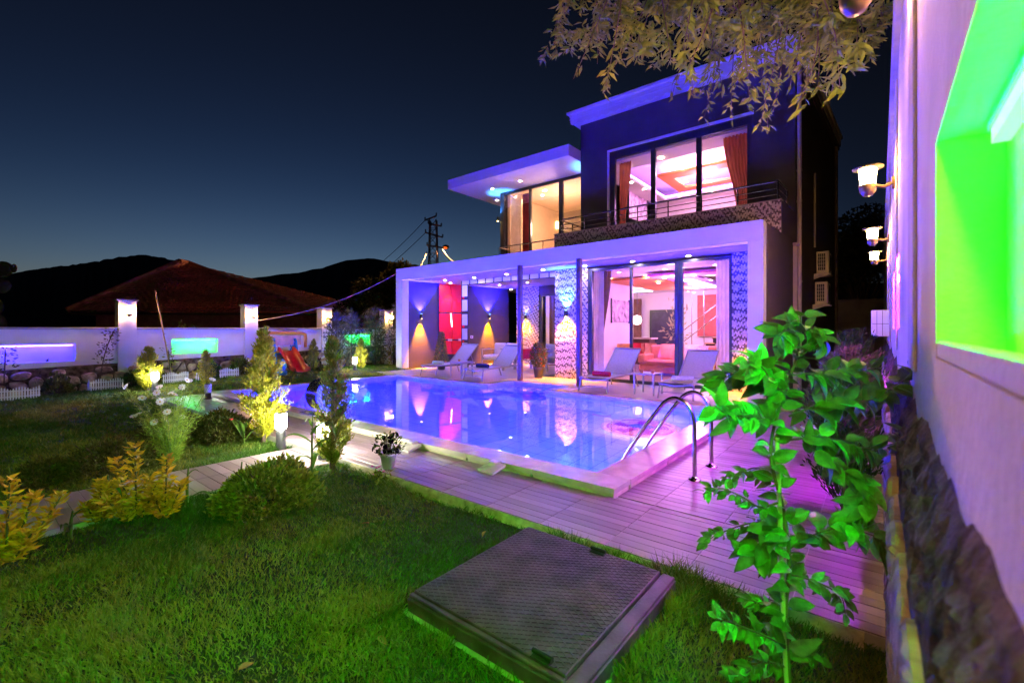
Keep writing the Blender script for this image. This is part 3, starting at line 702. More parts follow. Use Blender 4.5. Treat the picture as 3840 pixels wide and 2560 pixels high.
vb('light_cove', [(-4.75, -4.38, 13.9, 17.0, 2.955, 2.969)], m_cove); vb('light_cove', [(-9.4, -7.0, 17.0, 17.5, 2.97, 2.99)], m_cove)
# upper main room
room(-7.42, -1.82, UY + .2, 19.0, 3.72, 7.25, 'bedroom', (m_in, m_floor, m_in))
vb('ceiling_border', [(-7.41, -6.75, UY + .21, 18.99, 6.70, 6.78), (-6.75, -1.9, 18.2, 18.99, 6.70, 6.78), (-6.75, -1.9, UY + .21, 14.0, 6.72, 6.8)], m_in)
vb('light_cove', [(-6.80, -6.76, 14.0, 18.2, 6.785, 6.85), (-6.76, -1.9, 18.21, 18.25, 6.785, 6.85)], m_cove2)
hang = vb('hanging_frame', [(-6.0, -2.4, 15.4, 15.9, 6.72, 6.82), (-5.6, -2.4, 17.2, 17.6, 6.72, 6.82), (-6.0, -5.6, 15.9, 17.6, 6.72, 6.82)], m_ora)
# upper left room
m_arch = M('mocha_wall_paint', (.30, .24, .19), .8, var=.05); m_tan = M('cream_wall_paint', (.72, .55, .40), .8, var=.04)
room(X_(1894) + .05, -7.65, GY + .1, 18.1, 3.62, 6.9, 'study', (m_tan, m_floor, m_tan))
# ================================================================== things in and on the villa
def curtain(name, label, cat, x0, x1, y, z0, z1, mat, wave=.05, n=9, tie=None, group='curtains'):
    t = thing(name, label, cat, ((x0 + x1) / 2, y, z0), group=group)
    zs = np.linspace(z0, z1, 14); us = np.linspace(0, 1, n * 6 + 1); rows = []
    for z in zs:
        k = (z - z0) / (z1 - z0); row = []
        for u in us:
            xa, xb = x0, x1
            if tie: f = tie[1] + (1 - tie[1]) * sstep(abs(k - tie[0]) / max(.3, 1 - tie[0])) if k > tie[0] else tie[1] + .12 * (tie[0] - k); xa, xb = (x0 + (x1 - x0) * (1 - f), x1) if tie[2] > 0 else (x0, x1 - (x1 - x0) * (1 - f))
            row.append((xa + (xb - xa) * u, y + wave * math.sin(u * n * 6.2832) * (.8 + .2 * math.sin(5 * k + u * 9)), z))
        rows.append(row)
    b = MB(); b.sheet(rows); b.build('cloth', mat, t)
    b = MB(); b.tube([(x0 - .03, y, z1 + .015), (x1 + .03, y, z1 + .015)], .014, 8); b.build('rod', m_steel, t); return t
def cloth(name, col, tl, rough=.9):
    return M(name, col, rough, var=.12, vscale=4, leaf=tl)
m_sheer = cloth('sheer_fabric', (.80, .74, .80), .5); m_rust = cloth('rust_fabric', (.42, .13, .07), .25); m_plum = cloth('plum_fabric', (.22, .03, .05), .25); m_taupe = cloth('taupe_fabric', (.24, .13, .09), .25)
curtain('curtain', 'white sheer curtain at the left end of the living room window', 'curtain', -6.42, -5.95, 11.4, .12, 3.08, m_sheer, .03, 8)
curtain('curtain', 'brown curtain swept aside behind the left living room pane', 'curtain', -6.08, -5.78, 11.5, .9, 3.08, m_taupe, .03, 4, (.0, .15, -1))
curtain('curtain', 'white sheer curtain at the right end of the living room window', 'curtain', -3.03, -2.2, 11.45, .12, 3.08, m_sheer, .035, 10)
curtain('curtain', 'rust brown curtain tied back at the right of the upper window', 'curtain', float(gy(2712, 500, 13.4)[0]), -2.62, 13.4, 3.75, 6.75, m_rust, .06, 8, (.28, .55, 1))
curtain('curtain', 'thin rust curtain at the left of the upper window', 'curtain', -6.45, -6.05, 13.4, 3.75, 6.75, m_rust, .04, 4, (.3, .5, -1))
curtain('curtain', 'cream sheer curtain in the upper corner window', 'curtain', X_(1900), X_(1940), 14.25, 3.65, 6.8, m_sheer, .04, 8)
curtain('curtain', 'plum curtain beside the cream one in the upper corner window', 'curtain', X_(1942), X_(1966), 14.3, 3.65, 6.8, m_plum, .04, 5)
curtain('curtain', 'taupe curtain in the porch rear window between the patterned pillars', 'curtain', -10.2, -9.2, 14.95, .12, 2.8, m_taupe, .05, 8, (.05, .7, -1))

# ---- round recessed downlights
m_down = EM('downlight_lens', (1.0, .80, .82), 75); m_downp = EM('downlight_lens_warm', (1.0, .72, .5), 22)
dl_mesh = None
def downlight(p, z, label, mat, r=.055, group='recessed downlights'):
    t = thing('downlight', label, 'downlight', (p[0], p[1], z), group=group)
    key = (mat.name, r)
    if key not in DLM:
        a = MB(); a.lathe((0, 0, 0), [(r, -.004), (r * .5, -.006), (0, -.006)], 14); a2 = MB(); a2.lathe((0, 0, 0), [(r * 1.0, -.001), (r * 1.05, -.008), (r * 1.4, -.006), (r * 1.45, -.0005)], 16)
        DLM[key] = (a.mesh('lens', mat), a2.mesh('rim', M('chrome', (.7, .7, .72), .15, 1.0)))
    link('lens', DLM[key][0], t, False); link('rim', DLM[key][1], t, False); return t
DLM = {}
sof = [(1669, 1050.4), (1778, 1041), (1900, 1027.5), (2036.7, 1011.7), (2193.7, 996), (2372.7, 979.8), (2581.6, 958.8), (1873, 1068), (1976.7, 1059), (1915.5, 1084.9)]
ordn = ['first', 'second', 'third', 'fourth', 'fifth', 'sixth', 'seventh']
for i, p in enumerate(sof):
    q = gz(*p, 3.172)
    lab = '%s downlight from the left in the porch soffit front row' % ordn[i] if i < 7 else ['downlight in the porch ceiling left of the brown post', 'downlight in the porch ceiling by the farther patterned pillar', 'deepest downlight in the porch ceiling'][i - 7]
    downlight(q, 3.171, lab, m_down, .05)
can = [(1847, 707.5), (1950, 679), (1864, 751)]
for i, p in enumerate(can): downlight(gz(*p, 6.94), 6.939, ['left', 'right', 'corner'][i] + ' downlight under the upper canopy', m_down, .045)
liv = [(2321, 1021), (2288, 1043.7), (2276, 1058), (2333, 1066), (2386, 1073), (2420, 1032), (2493, 1009), (2567, 1019), (2683, 993)]
NUM = 'first second third fourth fifth sixth seventh eighth ninth tenth eleventh twelfth thirteenth fourteenth fifteenth sixteenth seventeenth eighteenth'.split()
def dl_row(pts, z, fmt, mat, r, grp):
    for i, (px, py) in enumerate(sorted(pts)): q = gz(px, py, z); downlight(q, z - .001, fmt % NUM[i], mat, r, grp)
dl_row(liv, 3.1, '%s from the left of the upper level downlights in the living room ceiling', m_downp, .05, 'living room downlights')
dl_row(((2601, 1033), (2492, 1041.6), (2469, 1060.5), (2588.6, 1064.7), (2620, 1072), (2664.7, 1049), (2602.6, 1096.7), (2580, 1093), (2697, 1091)), 2.955, '%s from the left of the downlights in the dropped living room panels', m_downp, .055, 'living room panel downlights')
dl_row(((2557, 629.6), (2656.8, 606), (2569, 682), (2651.7, 679)), 6.715, '%s from the left of the round lights in the upper hanging frame', m_down, .09, 'upper frame downlights')
dl_row(((2479, 594), (2352, 625), (2368, 684), (2416, 709), (2549, 734), (2658, 714)), 6.695, '%s from the left of the small warm downlights in the upper room border', m_downp, .06, 'upper room downlights')
dl_row(((1935, 737), (1967, 749), (2034, 733), (2045, 714)), 6.885, '%s from the left of the warm downlights in the upper corner room', m_downp, .05, 'corner room downlights')
# added fill lamps hanging free in the rooms to brighten them
point('room_fill', (-4.6, 13.2, 2.6), (.86, .34, 1.0), 46, .25, V); point('room_fill', (-5.2, 17.2, 2.6), (.88, .36, 1.0), 55, .3, V)
point('room_fill', (-4.6, 16.3, 6.3), (1.0, .36, .85), 56, .3, V); point('room_fill', (-9.7, 15.2, 5.6), (1.0, .56, .36), 55, .3, V); point('room_fill', (-9.3, 16.6, 2.6), (1.0, .6, .4), 20, .2, V)

# ---- up and down sconces
def sconce(p, nrm, label, up=(.006, .004, 1.0), dn=(1.0, .32, .0), eu=1500, ed=420, au=84, ad=52, lean=.16):
    nrm = np.array(nrm, float); nrm /= np.linalg.norm(nrm); c = np.array(p) + nrm * .075
    t = thing('wall_sconce', label, 'wall light', tuple(p), group='up and down wall sconces')
    b = MB(); b.lathe(tuple(c), [(0, -.085), (.04, -.085), (.045, -.08), (.045, .08), (.04, .085), (0, .085)], 14); b.build('body', m_dark, t)
    b = MB(); b.obox(np.array(p) + nrm * .02, nrm * .02, np.cross(nrm, (0, 0, 1)) * .03, (0, 0, .05)); b.build('plate', m_dark, t)
    u = c + np.array([0, 0, .10]); d = c - np.array([0, 0, .10])
    for q, cc, s in ((u, up, 1), (d, dn, -1)):
        g_ = MB(); g_.lathe((c[0], c[1], c[2] + s * .0865), [(.034, 0), (0, s * .002)], 12); g_.build('lens', EM('sconce_%s' % ('blue' if s > 0 else 'amber'), (.2, .45, 1.0) if s > 0 else (1.0, .6, .12), 12), t)
    spot('beam', u, (-nrm[0] * lean, -nrm[1] * lean, 1), up, eu, au, .75, .03, t); spot('beam', d, (-nrm[0] * lean, -nrm[1] * lean, -1), dn, ed, ad, .75, .03, t)
NW = (1, -KL, 0)
sconce(onwall(1577, 1186, .005), NW, 'two way sconce on the dark porch wall left of the red screen')
sconce(onwall(1832, 1186, .005), NW, 'two way sconce on the dark porch wall right of the red screen')
sconce(gy(1974, 1188, 14.585), (0, -1, 0), 'two way sconce on the farther patterned pillar', dn=(1, .28, .0), eu=380, ed=170, ad=105)
sconce(gy(2126, 1175, 10.95), (0, -1, 0), 'two way sconce on the near patterned pillar', up=(.01, .06, 1), dn=(1, .30, .0), eu=420, ed=190, au=85, ad=112)
sconce((-2.045, 10.55, 1.75), (-1, 0, 0), 'two way sconce inside the right porch corner', eu=420, ed=120, au=95, ad=95)
sconce((-7.62, 13.5, 5.7), (-1, 0, 0), 'sconce at the upper corner window beside the charcoal wall', up=(.05, .30, 1), eu=60, ed=12, au=80)
sconce((X_(1880) - .002, 13.9, 5.9), (-1, -.6, 0), 'sconce at the outer jamb of the upper corner window', up=(.05, .30, 1), eu=45, ed=8, au=80)

# ---- red screen on the porch side wall
R1 = lambda x, y: (1450 + x * .3188, 950 + y * .3188)
scr = thing('red_screen', 'red wavy edged wall screen in a black metal frame on the porch', 'screen', tuple(onwall(*R1(760, 1180), .03)))
m_red = M('red_lacquer_board', (.85, .008, .020), .5, var=.15, vscale=3)
def wall_poly(pts, off, th, mat, name, par):
    P = [onwall(*R1(*q), off) for q in pts]; nrm = np.array([1, -KL, 0]); nrm = nrm / np.linalg.norm(nrm) * th; n = len(P); b = MB()
    b.add([p for p in P] + [p + nrm for p in P], [tuple(range(n)), tuple(range(n, 2 * n))[::-1]] + [(i, (i + 1) % n, n + (i + 1) % n, n + i) for i in range(n)]); return b.build(name, mat, par)
for q in ([(615, 332), (733, 332), (764, 545), (749, 686), (615, 686)], [(741, 332), (884, 332), (896, 450), (910, 545), (898, 640), (890, 688), (757, 688), (772, 545)],
          [(615, 706), (748, 706), (764, 860), (760, 1010), (615, 1005)], [(758, 706), (890, 708), (902, 790), (910, 860), (904, 950), (905, 1010), (766, 1010), (772, 860)],
          [(655, 1026), (758, 1026), (762, 1182), (690, 1182)], [(764, 1026), (905, 1026), (912, 1100), (905, 1182), (768, 1182)]): wall_poly(q, .03, .03, m_red, 'panel', scr)
for q in ([(612, 687), (892, 689), (892, 705), (612, 704)], [(650, 1011), (940, 1011), (940, 1025), (650, 1025)], [(890, 380), (896, 380), (896, 690), (890, 690)]): wall_poly(q, .025, .03, m_dark, 'frame_bar', scr)
wall_poly([(751, 707), (758, 707), (770, 860), (763, 860)], .062, .006, EM('screen_light', (1, .45, .5), 6), 'light_line', scr)
for q in ((745, 1017), (865, 1013)): wall_poly([(q[0] - 24, q[1] - 12), (q[0] + 24, q[1] - 12), (q[0] + 24, q[1] + 14), (q[0] - 24, q[1] + 14)], .062, .01, M('cream_plate', (.7, .5, .35), .5), 'plate', scr)
q = onwall(*R1(750, 335), .45); dlt = downlight(q, 3.17, 'downlight in the porch ceiling shining on the red screen', m_down, .05)
tg = onwall(*R1(760, 800), .0); spot('beam', (q[0], q[1], 3.14), tuple(tg - np.array([q[0], q[1], 3.14])), (1.0, .40, .45), 55, 62, .8, .03, dlt)
# black trellis frame: an upright ladder and a run of squares under the ceiling
tl = thing('trellis_frame', 'black square trellis running under the porch ceiling and down an upright', 'trellis', (-11.3, 11.3, .08))
b = MB(); xe = -7.35
b.box(-11.42, xe, 11.28, 11.31, 3.0, 3.025); b.box(-11.42, -11.39, 11.28, 11.31, .08, 3.16); b.box(-11.12, -11.09, 11.28, 11.31, .08, 3.0)
for i in range(11): b.box(-11.39 + i * (xe + 11.39) / 11 + .36, -11.39 + i * (xe + 11.39) / 11 + .385, 11.28, 11.31, 3.025, 3.168)
for z in np.arange(.5, 3.0, .5): b.box(-11.39, -11.12, 11.283, 11.307, z, z + .025)
b.build('bars', m_dark, tl)
for i in range(11):
    b = MB(); b.box(-11.385 + i * (xe + 11.39) / 11 + (0 if i == 0 else .025), -11.39 + i * (xe + 11.39) / 11 + .358, 11.29, 11.3, 3.027, 3.165); b.build('white_panel', m_white, tl)
for z in np.arange(.08, 3.0, .5):
    b = MB(); b.box(-11.385, -11.125, 11.29, 11.3, z + .03, z + .415); b.build('white_panel', m_white, tl)
t = thing('socket', 'small white socket plate on the dark porch wall', 'socket', tuple(onwall(*R1(1000, 982), .0)))
wall_poly([(984, 965), (1015, 965), (1015, 998), (984, 998)], .001, .012, M('white_plastic', (.7, .7, .7), .4), 'plate', t)
wall_poly([(994, 975), (1006, 975), (1006, 988), (994, 988)], .0135, .003, m_dark, 'insert', t)

# ---- air conditioner units on the side wall
def ac(y, z, label):
    x = xs(y) + .06; t = thing('air_conditioner', label, 'air conditioner', (x, y, z), group='air conditioners on the side wall')
    b = MB(); b.box(x, x + .30, y, y + .8, z, z + .62, .012); b.build('case', M('ac_enamel', (.80, .72, .60), .45, var=.05), t)
    b = MB(); b.box(x + .04, x + .22, y - .006, y - .001, z + .08, z + .56); b.build('grille', m_dark, t)
    b = MB()
    for k in range(5): b.box(x + .04 + k * .045 - .004, x + .04 + k * .045 + .004, y - .014, y - .007, z + .08, z + .56)
    for k in range(6): b.box(x + .036, x + .224, y - .02, y - .0145, z + .08 + k * .096 - .004, z + .08 + k * .096 + .004)
    b.build('grille_bars', M('ac_enamel', (.58, .50, .40), .45), t)
    b = MB(); b.lathe((0, 0, 0), [(0, 0), (.24, 0), (.24, .01), (0, .02)], 20)
    b.build('fan_grille', m_dark, t, True, Matrix.Translation((x + .301, y + .45, z + .31)) @ Matrix.Rotation(math.pi / 2, 4, 'Y'))
    b = MB(); b.box(x - .06, x + .34, y + .7, y + .74, z - .04, z - .002); b.build('bracket', M('galvanised', (.5, .45, .38), .5, .4), t)
    b = MB(); b.box(x - .06, x + .34, y + .02, y + .06, z - .04, z - .002); b.build('bracket', M('galvanised', (.5, .45, .38), .5, .4), t)
    b = MB(); b.add([(x - .06, y + .02, z - .04), (x - .06, y + .06, z - .04), (x + .3, y + .06, z - .04), (x + .3, y + .02, z - .04), (x - .06, y + .02, z - .16), (x - .06, y + .06, z - .16)], [(0, 3, 4), (1, 5, 2), (4, 3, 2, 5), (0, 4, 5, 1), (0, 1, 2, 3)]); b.build('bracket_brace', M('galvanised', (.5, .45, .38), .5, .4), t)
ac(15.3, 2.17, 'lower air conditioner unit on the side wall of the villa'); ac(15.5, 3.05, 'upper air conditioner unit on the side wall of the villa')

# ---- living room furniture
def on(px, py, y): return gy(px, py, y)
m_coral = M('coral_fabric', (.72, .24, .16), .85, var=.12, vscale=6, bump=.2, bscale=60)
sf = thing('sofa', 'coral corner sofa inside the living room', 'sofa', (-4.0, 13.6, .1))
vx0, vx1 = float(on(2418, 1300, 13.7)[0]), -2.5
for nm, q in (('base', (vx0, vx1, 13.2, 14.2, .16, .42)), ('seat', (vx0 + .25, vx1, 13.15, 13.9, .423, .56)), ('backrest', (vx0 + .1, vx1, 13.9, 14.2, .425, .98)), ('armrest', (vx0, vx0 + .24, 13.15, 13.895, .425, .72))):
    b = MB(); b.box(*q, .05); b.build(nm, m_coral, sf)
for x in (vx0 + .1, (vx0 + vx1) / 2, vx1 - .1):
    b = MB(); b.box(x - .03, x + .03, 13.3, 13.36, .1, .159); b.build('leg', m_dark, sf)
def pillow(px, py, y, label, mat, w=.24, tilt=.3):
    p = on(px, py, y); t = thing('cushion', label, 'cushion', tuple(p), group='cushions on the coral sofa')
    rows = []
    for i in range(9):
        u = i / 8 - .5; rows.append([(u * 2 * w, (1 if s else -1) * .08 * max(0, (1 - (2 * u) ** 4) * (1 - (2 * v) ** 4)) + v * tilt, v * 2 * w) for s in (0,) for v in np.linspace(-.5, .5, 9)])
    b = MB(); b.sheet(rows); rows2 = [[(x, 2 * (z / (2 * w)) * tilt - y_, z) for x, y_, z in r] for r in rows]; b.sheet(rows2); b.build('cover', mat, t, False)
pillow(2500, 1320, 13.7, 'left coral cushion leaning on the sofa', m_coral); pillow(2540, 1322, 13.72, 'middle coral cushion leaning on the sofa', m_coral)
pillow(2590, 1322, 13.7, 'cream cushion leaning on the sofa back', M('cream_fabric', (.7, .5, .42), .85), .24); pillow(2622, 1326, 13.68, 'patterned pale cushion leaning on the sofa', M('pattern_fabric', (.6, .35, .4), .85, var=.6, vscale=25), .22)
# dark door at the back, pictures
def panel_thing(name, label, cat, px0, py0, px1, py1, y, th, mat, fr=None, fm=None):
    a, c = on(px0, py1, y), on(px1, py0, y); t = thing(name, label, cat, ((a[0] + c[0]) / 2, y, a[2]))
    b = MB(); b.box(a[0], c[0], y - th, y, a[2], c[2]); b.build('board', mat, t)
    if fr:
        b = MB()
        for q in ((a[0] - fr, a[0] - .001, a[2] - fr, c[2] + fr), (c[0] + .001, c[0] + fr, a[2] - fr, c[2] + fr), (a[0], c[0], c[2] + .001, c[2] + fr), (a[0], c[0], a[2] - fr, a[2] - .001)): b.box(q[0], q[1], y - th - .02, y, q[2], q[3])
        b.build('frame', fm, t)
    return t
panel_thing('door', 'dark flush door at the back of the living room', 'door', 2446, 1168, 2530, 1305, 19.75, .05, M('dark_door', (.05, .04, .09), .35), .09, m_frame)
panel_thing('wall_board', 'red orange wall panel behind the stairs', 'wall panel', 2616, 1103, 2700, 1260, 19.7, .03, M('red_wall_paint', (.55, .12, .10), .7))
m_art = M('pale_print', (.55, .40, .55), .6, var=.75, vscale=5)
def art_x(px0, py0, px1, py1, x, label):
    a, c = gx(px0, py1, x), gx(px1, py0, x); t = thing('picture', label, 'picture', (x, (a[1] + c[1]) / 2, a[2]))
    b = MB(); b.box(x, x + .03, a[1], c[1], a[2], c[2]); b.build('canvas', m_art, t)
    b = MB(); b.box(x + .001, x + .045, a[1] - .04, a[1] - .001, a[2] - .04, c[2] + .04); b.box(x + .001, x + .045, c[1] + .001, c[1] + .04, a[2] - .04, c[2] + .04); b.build('frame', m_dark, t)
art_x(2292, 1130, 2356, 1206, -7.19, 'pale landscape print on the living room side wall'); art_x(2356, 742, 2423, 815, -7.41, 'print on the side wall of the upper room')
# stairs
st = thing('staircase', 'open staircase with wooden treads at the back of the living room', 'staircase', (-2.6, 17.5, .1))
sx, sz = float(on(2600, 1290, 17)[0]), .1
m_tread = M('wood_tread', (.55, .30, .12), .5, var=.2)
for i in range(7):
    z = .55 + i * .2; b = MB(); b.box(sx + i * .24, sx + i * .24 + .34, 16.7, 17.6, z, z + .05, .008); b.build('tread', m_tread, st)
    b = MB(); b.box(sx + i * .24 + .02, sx + i * .24 + .32, 16.75, 16.85, z - .17, z - .002); b.build('riser_bracket', m_dark, st)
for i in range(5):
    b = MB(); x = sx - .35 + i * .42; b.tube([(x, 16.6, .1), (x, 16.6, 3.05)], .018, 8); b.build('rod', m_steel, st)
for h in (.55, .95):
    b = MB(); b.tube([(sx - .2, 16.62, .5 + h), (sx + 1.7, 16.62, 2.0 + h)], .02, 8); b.build('handrail', m_steel, st)
# bar counter and chairs
bc = thing('bar_counter', 'bar counter at the back left of the living room', 'counter', tuple(on(2400, 1300, 17)))
a, c = on(2362, 1312, 17), on(2436, 1266, 17); b = MB(); b.box(a[0], c[0], 17, 17.5, .1, c[2] - .06); b.build('front', M('dark_wood', (.12, .06, .05), .5), bc); b = MB(); b.box(a[0] - .1, c[0] + .1, 16.9, 17.6, c[2] - .058, c[2]); b.build('top', M('counter_top', (.6, .45, .45), .25), bc)
def bucket_chair(p, rz, mat, label):
    t = thing('chair', label, 'chair', (p[0], p[1], .1), rz, group='bucket chairs in the living room')
    rows = [[(.26 * math.cos(q) * s, .26 * math.sin(q) * s - .02, .45 + h) for q in np.linspace(-.4, 3.54, 12)] for s, h in ((.2, 0), (.9, .02), (1, .15), (1.05, .38), (1.0, .42))]
    b = MB(); b.sheet(rows); b.build('shell', mat, t, False)
    for q in (.8, 2.4, 3.9, 5.5):
        b = MB(); b.tube([(.1 * math.cos(q), .1 * math.sin(q), .45), (.24 * math.cos(q), .24 * math.sin(q), .0)], .012, 6); b.build('leg', m_steel, t, False)
bucket_chair((float(on(2345, 1310, 14.6)[0]), 14.6), 0, M('orange_leather', (.7, .32, .08), .5), 'orange bucket chair behind the first loose pane')
bucket_chair((float(on(2390, 1310, 15.6)[0]), 15.6), .6, M('red_leather', (.65, .03, .06), .5), 'red bucket chair near the bar counter')
bucket_chair((float(on(2432, 1310, 15.9)[0]), 15.9), .9, M('tan_leather', (.65, .33, .2), .5), 'tan bucket chair near the bar counter')
# lamp at the bar, indoor plant
p = on(2389, 1200, 17.8); t = thing('pendant_lamp', 'pendant lamp with pink glass globe over the bar', 'lamp', tuple(p))
b = MB(); b.lathe(tuple(p), [(0, -.2), (.13, -.16), (.19, 0), (.13, .16), (0, .2)], 16); b.build('globe', EM('pink_globe', (1, .55, .5), 1.6), t); b = MB(); b.tube([tuple(p + np.array([0, 0, .2])), (p[0], p[1], 3.05)], .01, 6); b.build('cord', m_dark, t)
panel_thing('wall_panel', 'brown wood panel with orange glow behind the pendant lamp', 'wall panel', 2378, 1120, 2406, 1268, 19.6, .04, M('brown_board', (.18, .07, .06), .6))
p = on(2535, 1240, 15.2); t = thing('house_plant', 'pale leaved house plant behind the sofa', 'plant', (p[0], p[1], .1))
b = MB(); b.tube([(p[0], p[1], .5), (p[0], p[1], 1.9)], .015, 6); b.build('stem', M('stem', (.2, .15, .06), .8), t)
b = MB(); b.lathe((p[0], p[1], .1), [(0, 0), (.14, 0), (.19, .4), (.17, .42), (0, .4)], 14); b.build('pot', m_white, t)
n = 160; q = RNG.normal(size=(n, 3)) * (.16, .16, .42) + (p[0], p[1], 1.55); D = unit(q - np.array([p[0], p[1], 1.3])) + RNG.normal(size=(n, 3)) * .3
link('foliage', leaves_mesh('foliage', q, D, RNG.uniform(.12, .2, n), .07, M('pale_leaf', (.45, .42, .22), .6, attr=True, leaf=.3)), t)
# upper corner room: arch, niche lamp, red frames, bed lamp block
def flat(px0, py0, px1, py1, y, th, mat, nm, lab, cat):
    return panel_thing(nm, lab, cat, px0, py0, px1, py1, y, th, mat)
b = MB(); pts = [(2044, 860), (2046, 835), (2056, 815), (2075, 795), (2095, 788), (2130, 788), (2155, 780), (2190, 768), (2230, 780), (2230, 910), (2044, 910)]
P = [on(px, py, 18.0) for px, py in pts]; n = len(P)
b.add([tuple(p) for p in P] + [(p[0], 18.06, p[2]) for p in P], [tuple(range(n)), tuple(range(n, 2 * n))[::-1]] + [(i, (i + 1) % n, n + (i + 1) % n, n + i) for i in range(n)])
t = thing('headboard_wall', 'mocha curved wall panel in the upper corner room', 'wall panel', tuple(P[-1])); b.build('panel', m_arch, t)
flat(2013, 775, 2041, 920, 17.9, .05, m_arch, 'wall_strip', 'mocha strip beside the curved panel upstairs', 'wall panel')
flat(2019, 800, 2036, 835, 17.84, .04, M('red_box', (.6, .1, .02), .5), 'wall_box', 'red square box on the mocha strip upstairs', 'wall box')
t = flat(2070, 832, 2095, 862, 17.7, .12, EM('yellow_lamp', (1, .6, .2), 2.2), 'bedside_shelf', 'pale yellow lit box lamp in the upper corner room', 'lamp')
p = on(2028, 872, 17.6); t = thing('wall_light', 'bright round wall light in the upper corner room', 'wall light', tuple(p)); b = MB(); b.lathe(tuple(p), [(0, -.13), (.07, -.12), (.09, 0), (.07, .12), (0, .13)], 12); b.build('globe', EM('glow_globe', (1, .75, .4), 9), t)
# ================================================================== terrace furniture, pool fittings, garden objects
m_alu = M('grey_aluminium', (.34, .31, .30), .4, .5, var=.1)
m_sling = M('taupe_sling', (.48, .42, .37), .8, var=.1, vscale=30, bump=.2, bscale=200)
def make_lounger():
    t = thing('sun_lounger', 'l', 'sun lounger', group='sun loungers on the terrace')
    b = MB()
    for x in (-.33, .33):
        b.tube([(x, 0, .30), (x, .03, .315), (x, 1.2, .33), (x, 1.62, .33)], .019, 8)
    b.tube([(-.33, .0, .30), (0, -.02, .27), (.33, .0, .30)], .019, 8); b.tube([(-.33, 1.2, .32), (.33, 1.2, .32)], .014, 8); b.tube([(-.33, 1.62, .33), (.33, 1.62, .33)], .016, 8)
    b.build('frame', m_alu, t, False)
    for x in (-.33, .33):
        for y0, y1 in ((.06, -.02), (1.45, 1.6)):
            c = MB(); c.tube([(x, y0, .30), (x * 1.05, y1, 0)], .018, 8); c.build('leg', m_alu, t, False)
    c = MB(); c.tube([(-.335, .025, .13), (.335, .025, .13)], .009, 6); c.build('stretcher', m_alu, t, False)
    rows = [[(x, y, .325 - .022 * math.cos(x / .33 * 1.57) * math.sin(min(1, y / 1.15) * 3.14) + (.03 if y < .03 else 0) * 0) for x in np.linspace(-.32, .32, 7)] for y in np.linspace(.0, 1.13, 12)]
    c = MB(); c.sheet(rows); c.build('seat_sling', m_sling, t, False)
    a = math.radians(42); L = .86
    c = MB()
    for x in (-.33, .33): c.tube([(x, 1.15, .33), (x, 1.15 + L * math.cos(a), .33 + L * math.sin(a))], .018, 8)
    c.tube([(-.33, 1.15 + L * math.cos(a), .33 + L * math.sin(a)), (.33, 1.15 + L * math.cos(a), .33 + L * math.sin(a))], .018, 8)
    for x in (-.3, .3): c.tube([(x, 1.15 + .5 * L * math.cos(a), .33 + .5 * L * math.sin(a)), (x, 1.6, .33)], .010, 6)
    bk = c.build('backrest_frame', m_alu, t, False)
    rows = [[(x, 1.16 + (L - .02) * k * math.cos(a) + .02 * math.cos(x / .33 * 1.57), .335 + (L - .02) * k * math.sin(a)) for x in np.linspace(-.32, .32, 7)] for k in np.linspace(0, 1, 8)]
    c = MB(); c.sheet(rows); c.build('backrest_sling', m_sling, t, False)
    return t
lo = make_lounger()
LG = [(-10.38, 8.90, 'sun lounger with a pale green towel, farthest left on the terrace'), (-8.55, 8.88, 'sun lounger with a navy towel left of the brown post'), (-4.9, 8.87, 'sun lounger with a red towel in front of the living room window'), (-3.13, 8.97, 'sun lounger with a white towel nearest the pool ladder')]
for i, (x, y, l) in enumerate(LG):
    o = lo if i == 0 else copy_tree(lo); o.location = (x, y, .08); o['label'] = l
def towel(x, y, col, label, nm):
    t = thing('rolled_towel', label, 'towel', (x, y, .40), group='rolled towels on the loungers'); b = MB()
    pts = []; Ln = .42
    rows = []
    for k in np.linspace(0, 1, 20):
        a = k * 2 * 6.2832 * 1.5; r = .022 + .038 * k; rows.append([(xx, r * math.cos(a), .062 + r * math.sin(a)) for xx in np.linspace(-Ln / 2, Ln / 2, 5)])
    b.sheet(rows); b.tube([(-Ln / 2 + .004, 0, .062), (Ln / 2 - .004, 0, .062)], [.058, .058], 14); b.build('cloth', M('towel_' + nm, col, .95, var=.2, vscale=40, bump=.5, bscale=150), t, False)
for (x, y, l), (c, nm) in zip(LG, (((.55, .62, .28), 'green'), ((.012, .015, .07), 'navy'), ((.55, .01, .04), 'red'), ((.72, .68, .70), 'white'))):
    towel(x + .02, y + .36, c, 'rolled %s towel lying on a sun lounger' % ('pale green' if nm == 'green' else nm), nm)
def side_table(x, y, label):
    t = thing('side_table', label, 'table', (x, y, .08), group='side tables between the loungers')
    b = MB(); b.box(-.23, .23, -.25, .25, .43, .455, .006); b.build('top', m_alu, t, False)
    for sx_, sy in ((-1, -1), (1, -1), (-1, 1), (1, 1)):
        b = MB(); b.box(sx_ * .21 - .014, sx_ * .21 + .014, sy * .23 - .014, sy * .23 + .014, 0, .429); b.build('leg', m_alu, t, False)
side_table(-9.45, 9.35, 'grey side table between the green and navy towel loungers'); side_table(-3.86, 9.40, 'grey side table between the red and white towel loungers')
m_cup = M('terracotta_glaze', (.55, .2, .08), .4)
for k, (x, y, z, l) in enumerate(((-3.96, 9.3, .535, 'left small orange cup on the side table by the window'), (-3.74, 9.35, .535, 'right small orange cup on the side table by the window'), (-9.5, 9.3, .535, 'small orange cup on the side table by the navy towel'))):
    t = thing('cup', l, 'cup', (x, y, z), group='cups on the side tables'); b = MB(); b.lathe((0, 0, 0), [(0, 0), (.028, 0), (.038, .07), (.033, .07), (.024, .008), (0, .008)], 12); b.build('bowl', m_cup, t, False)
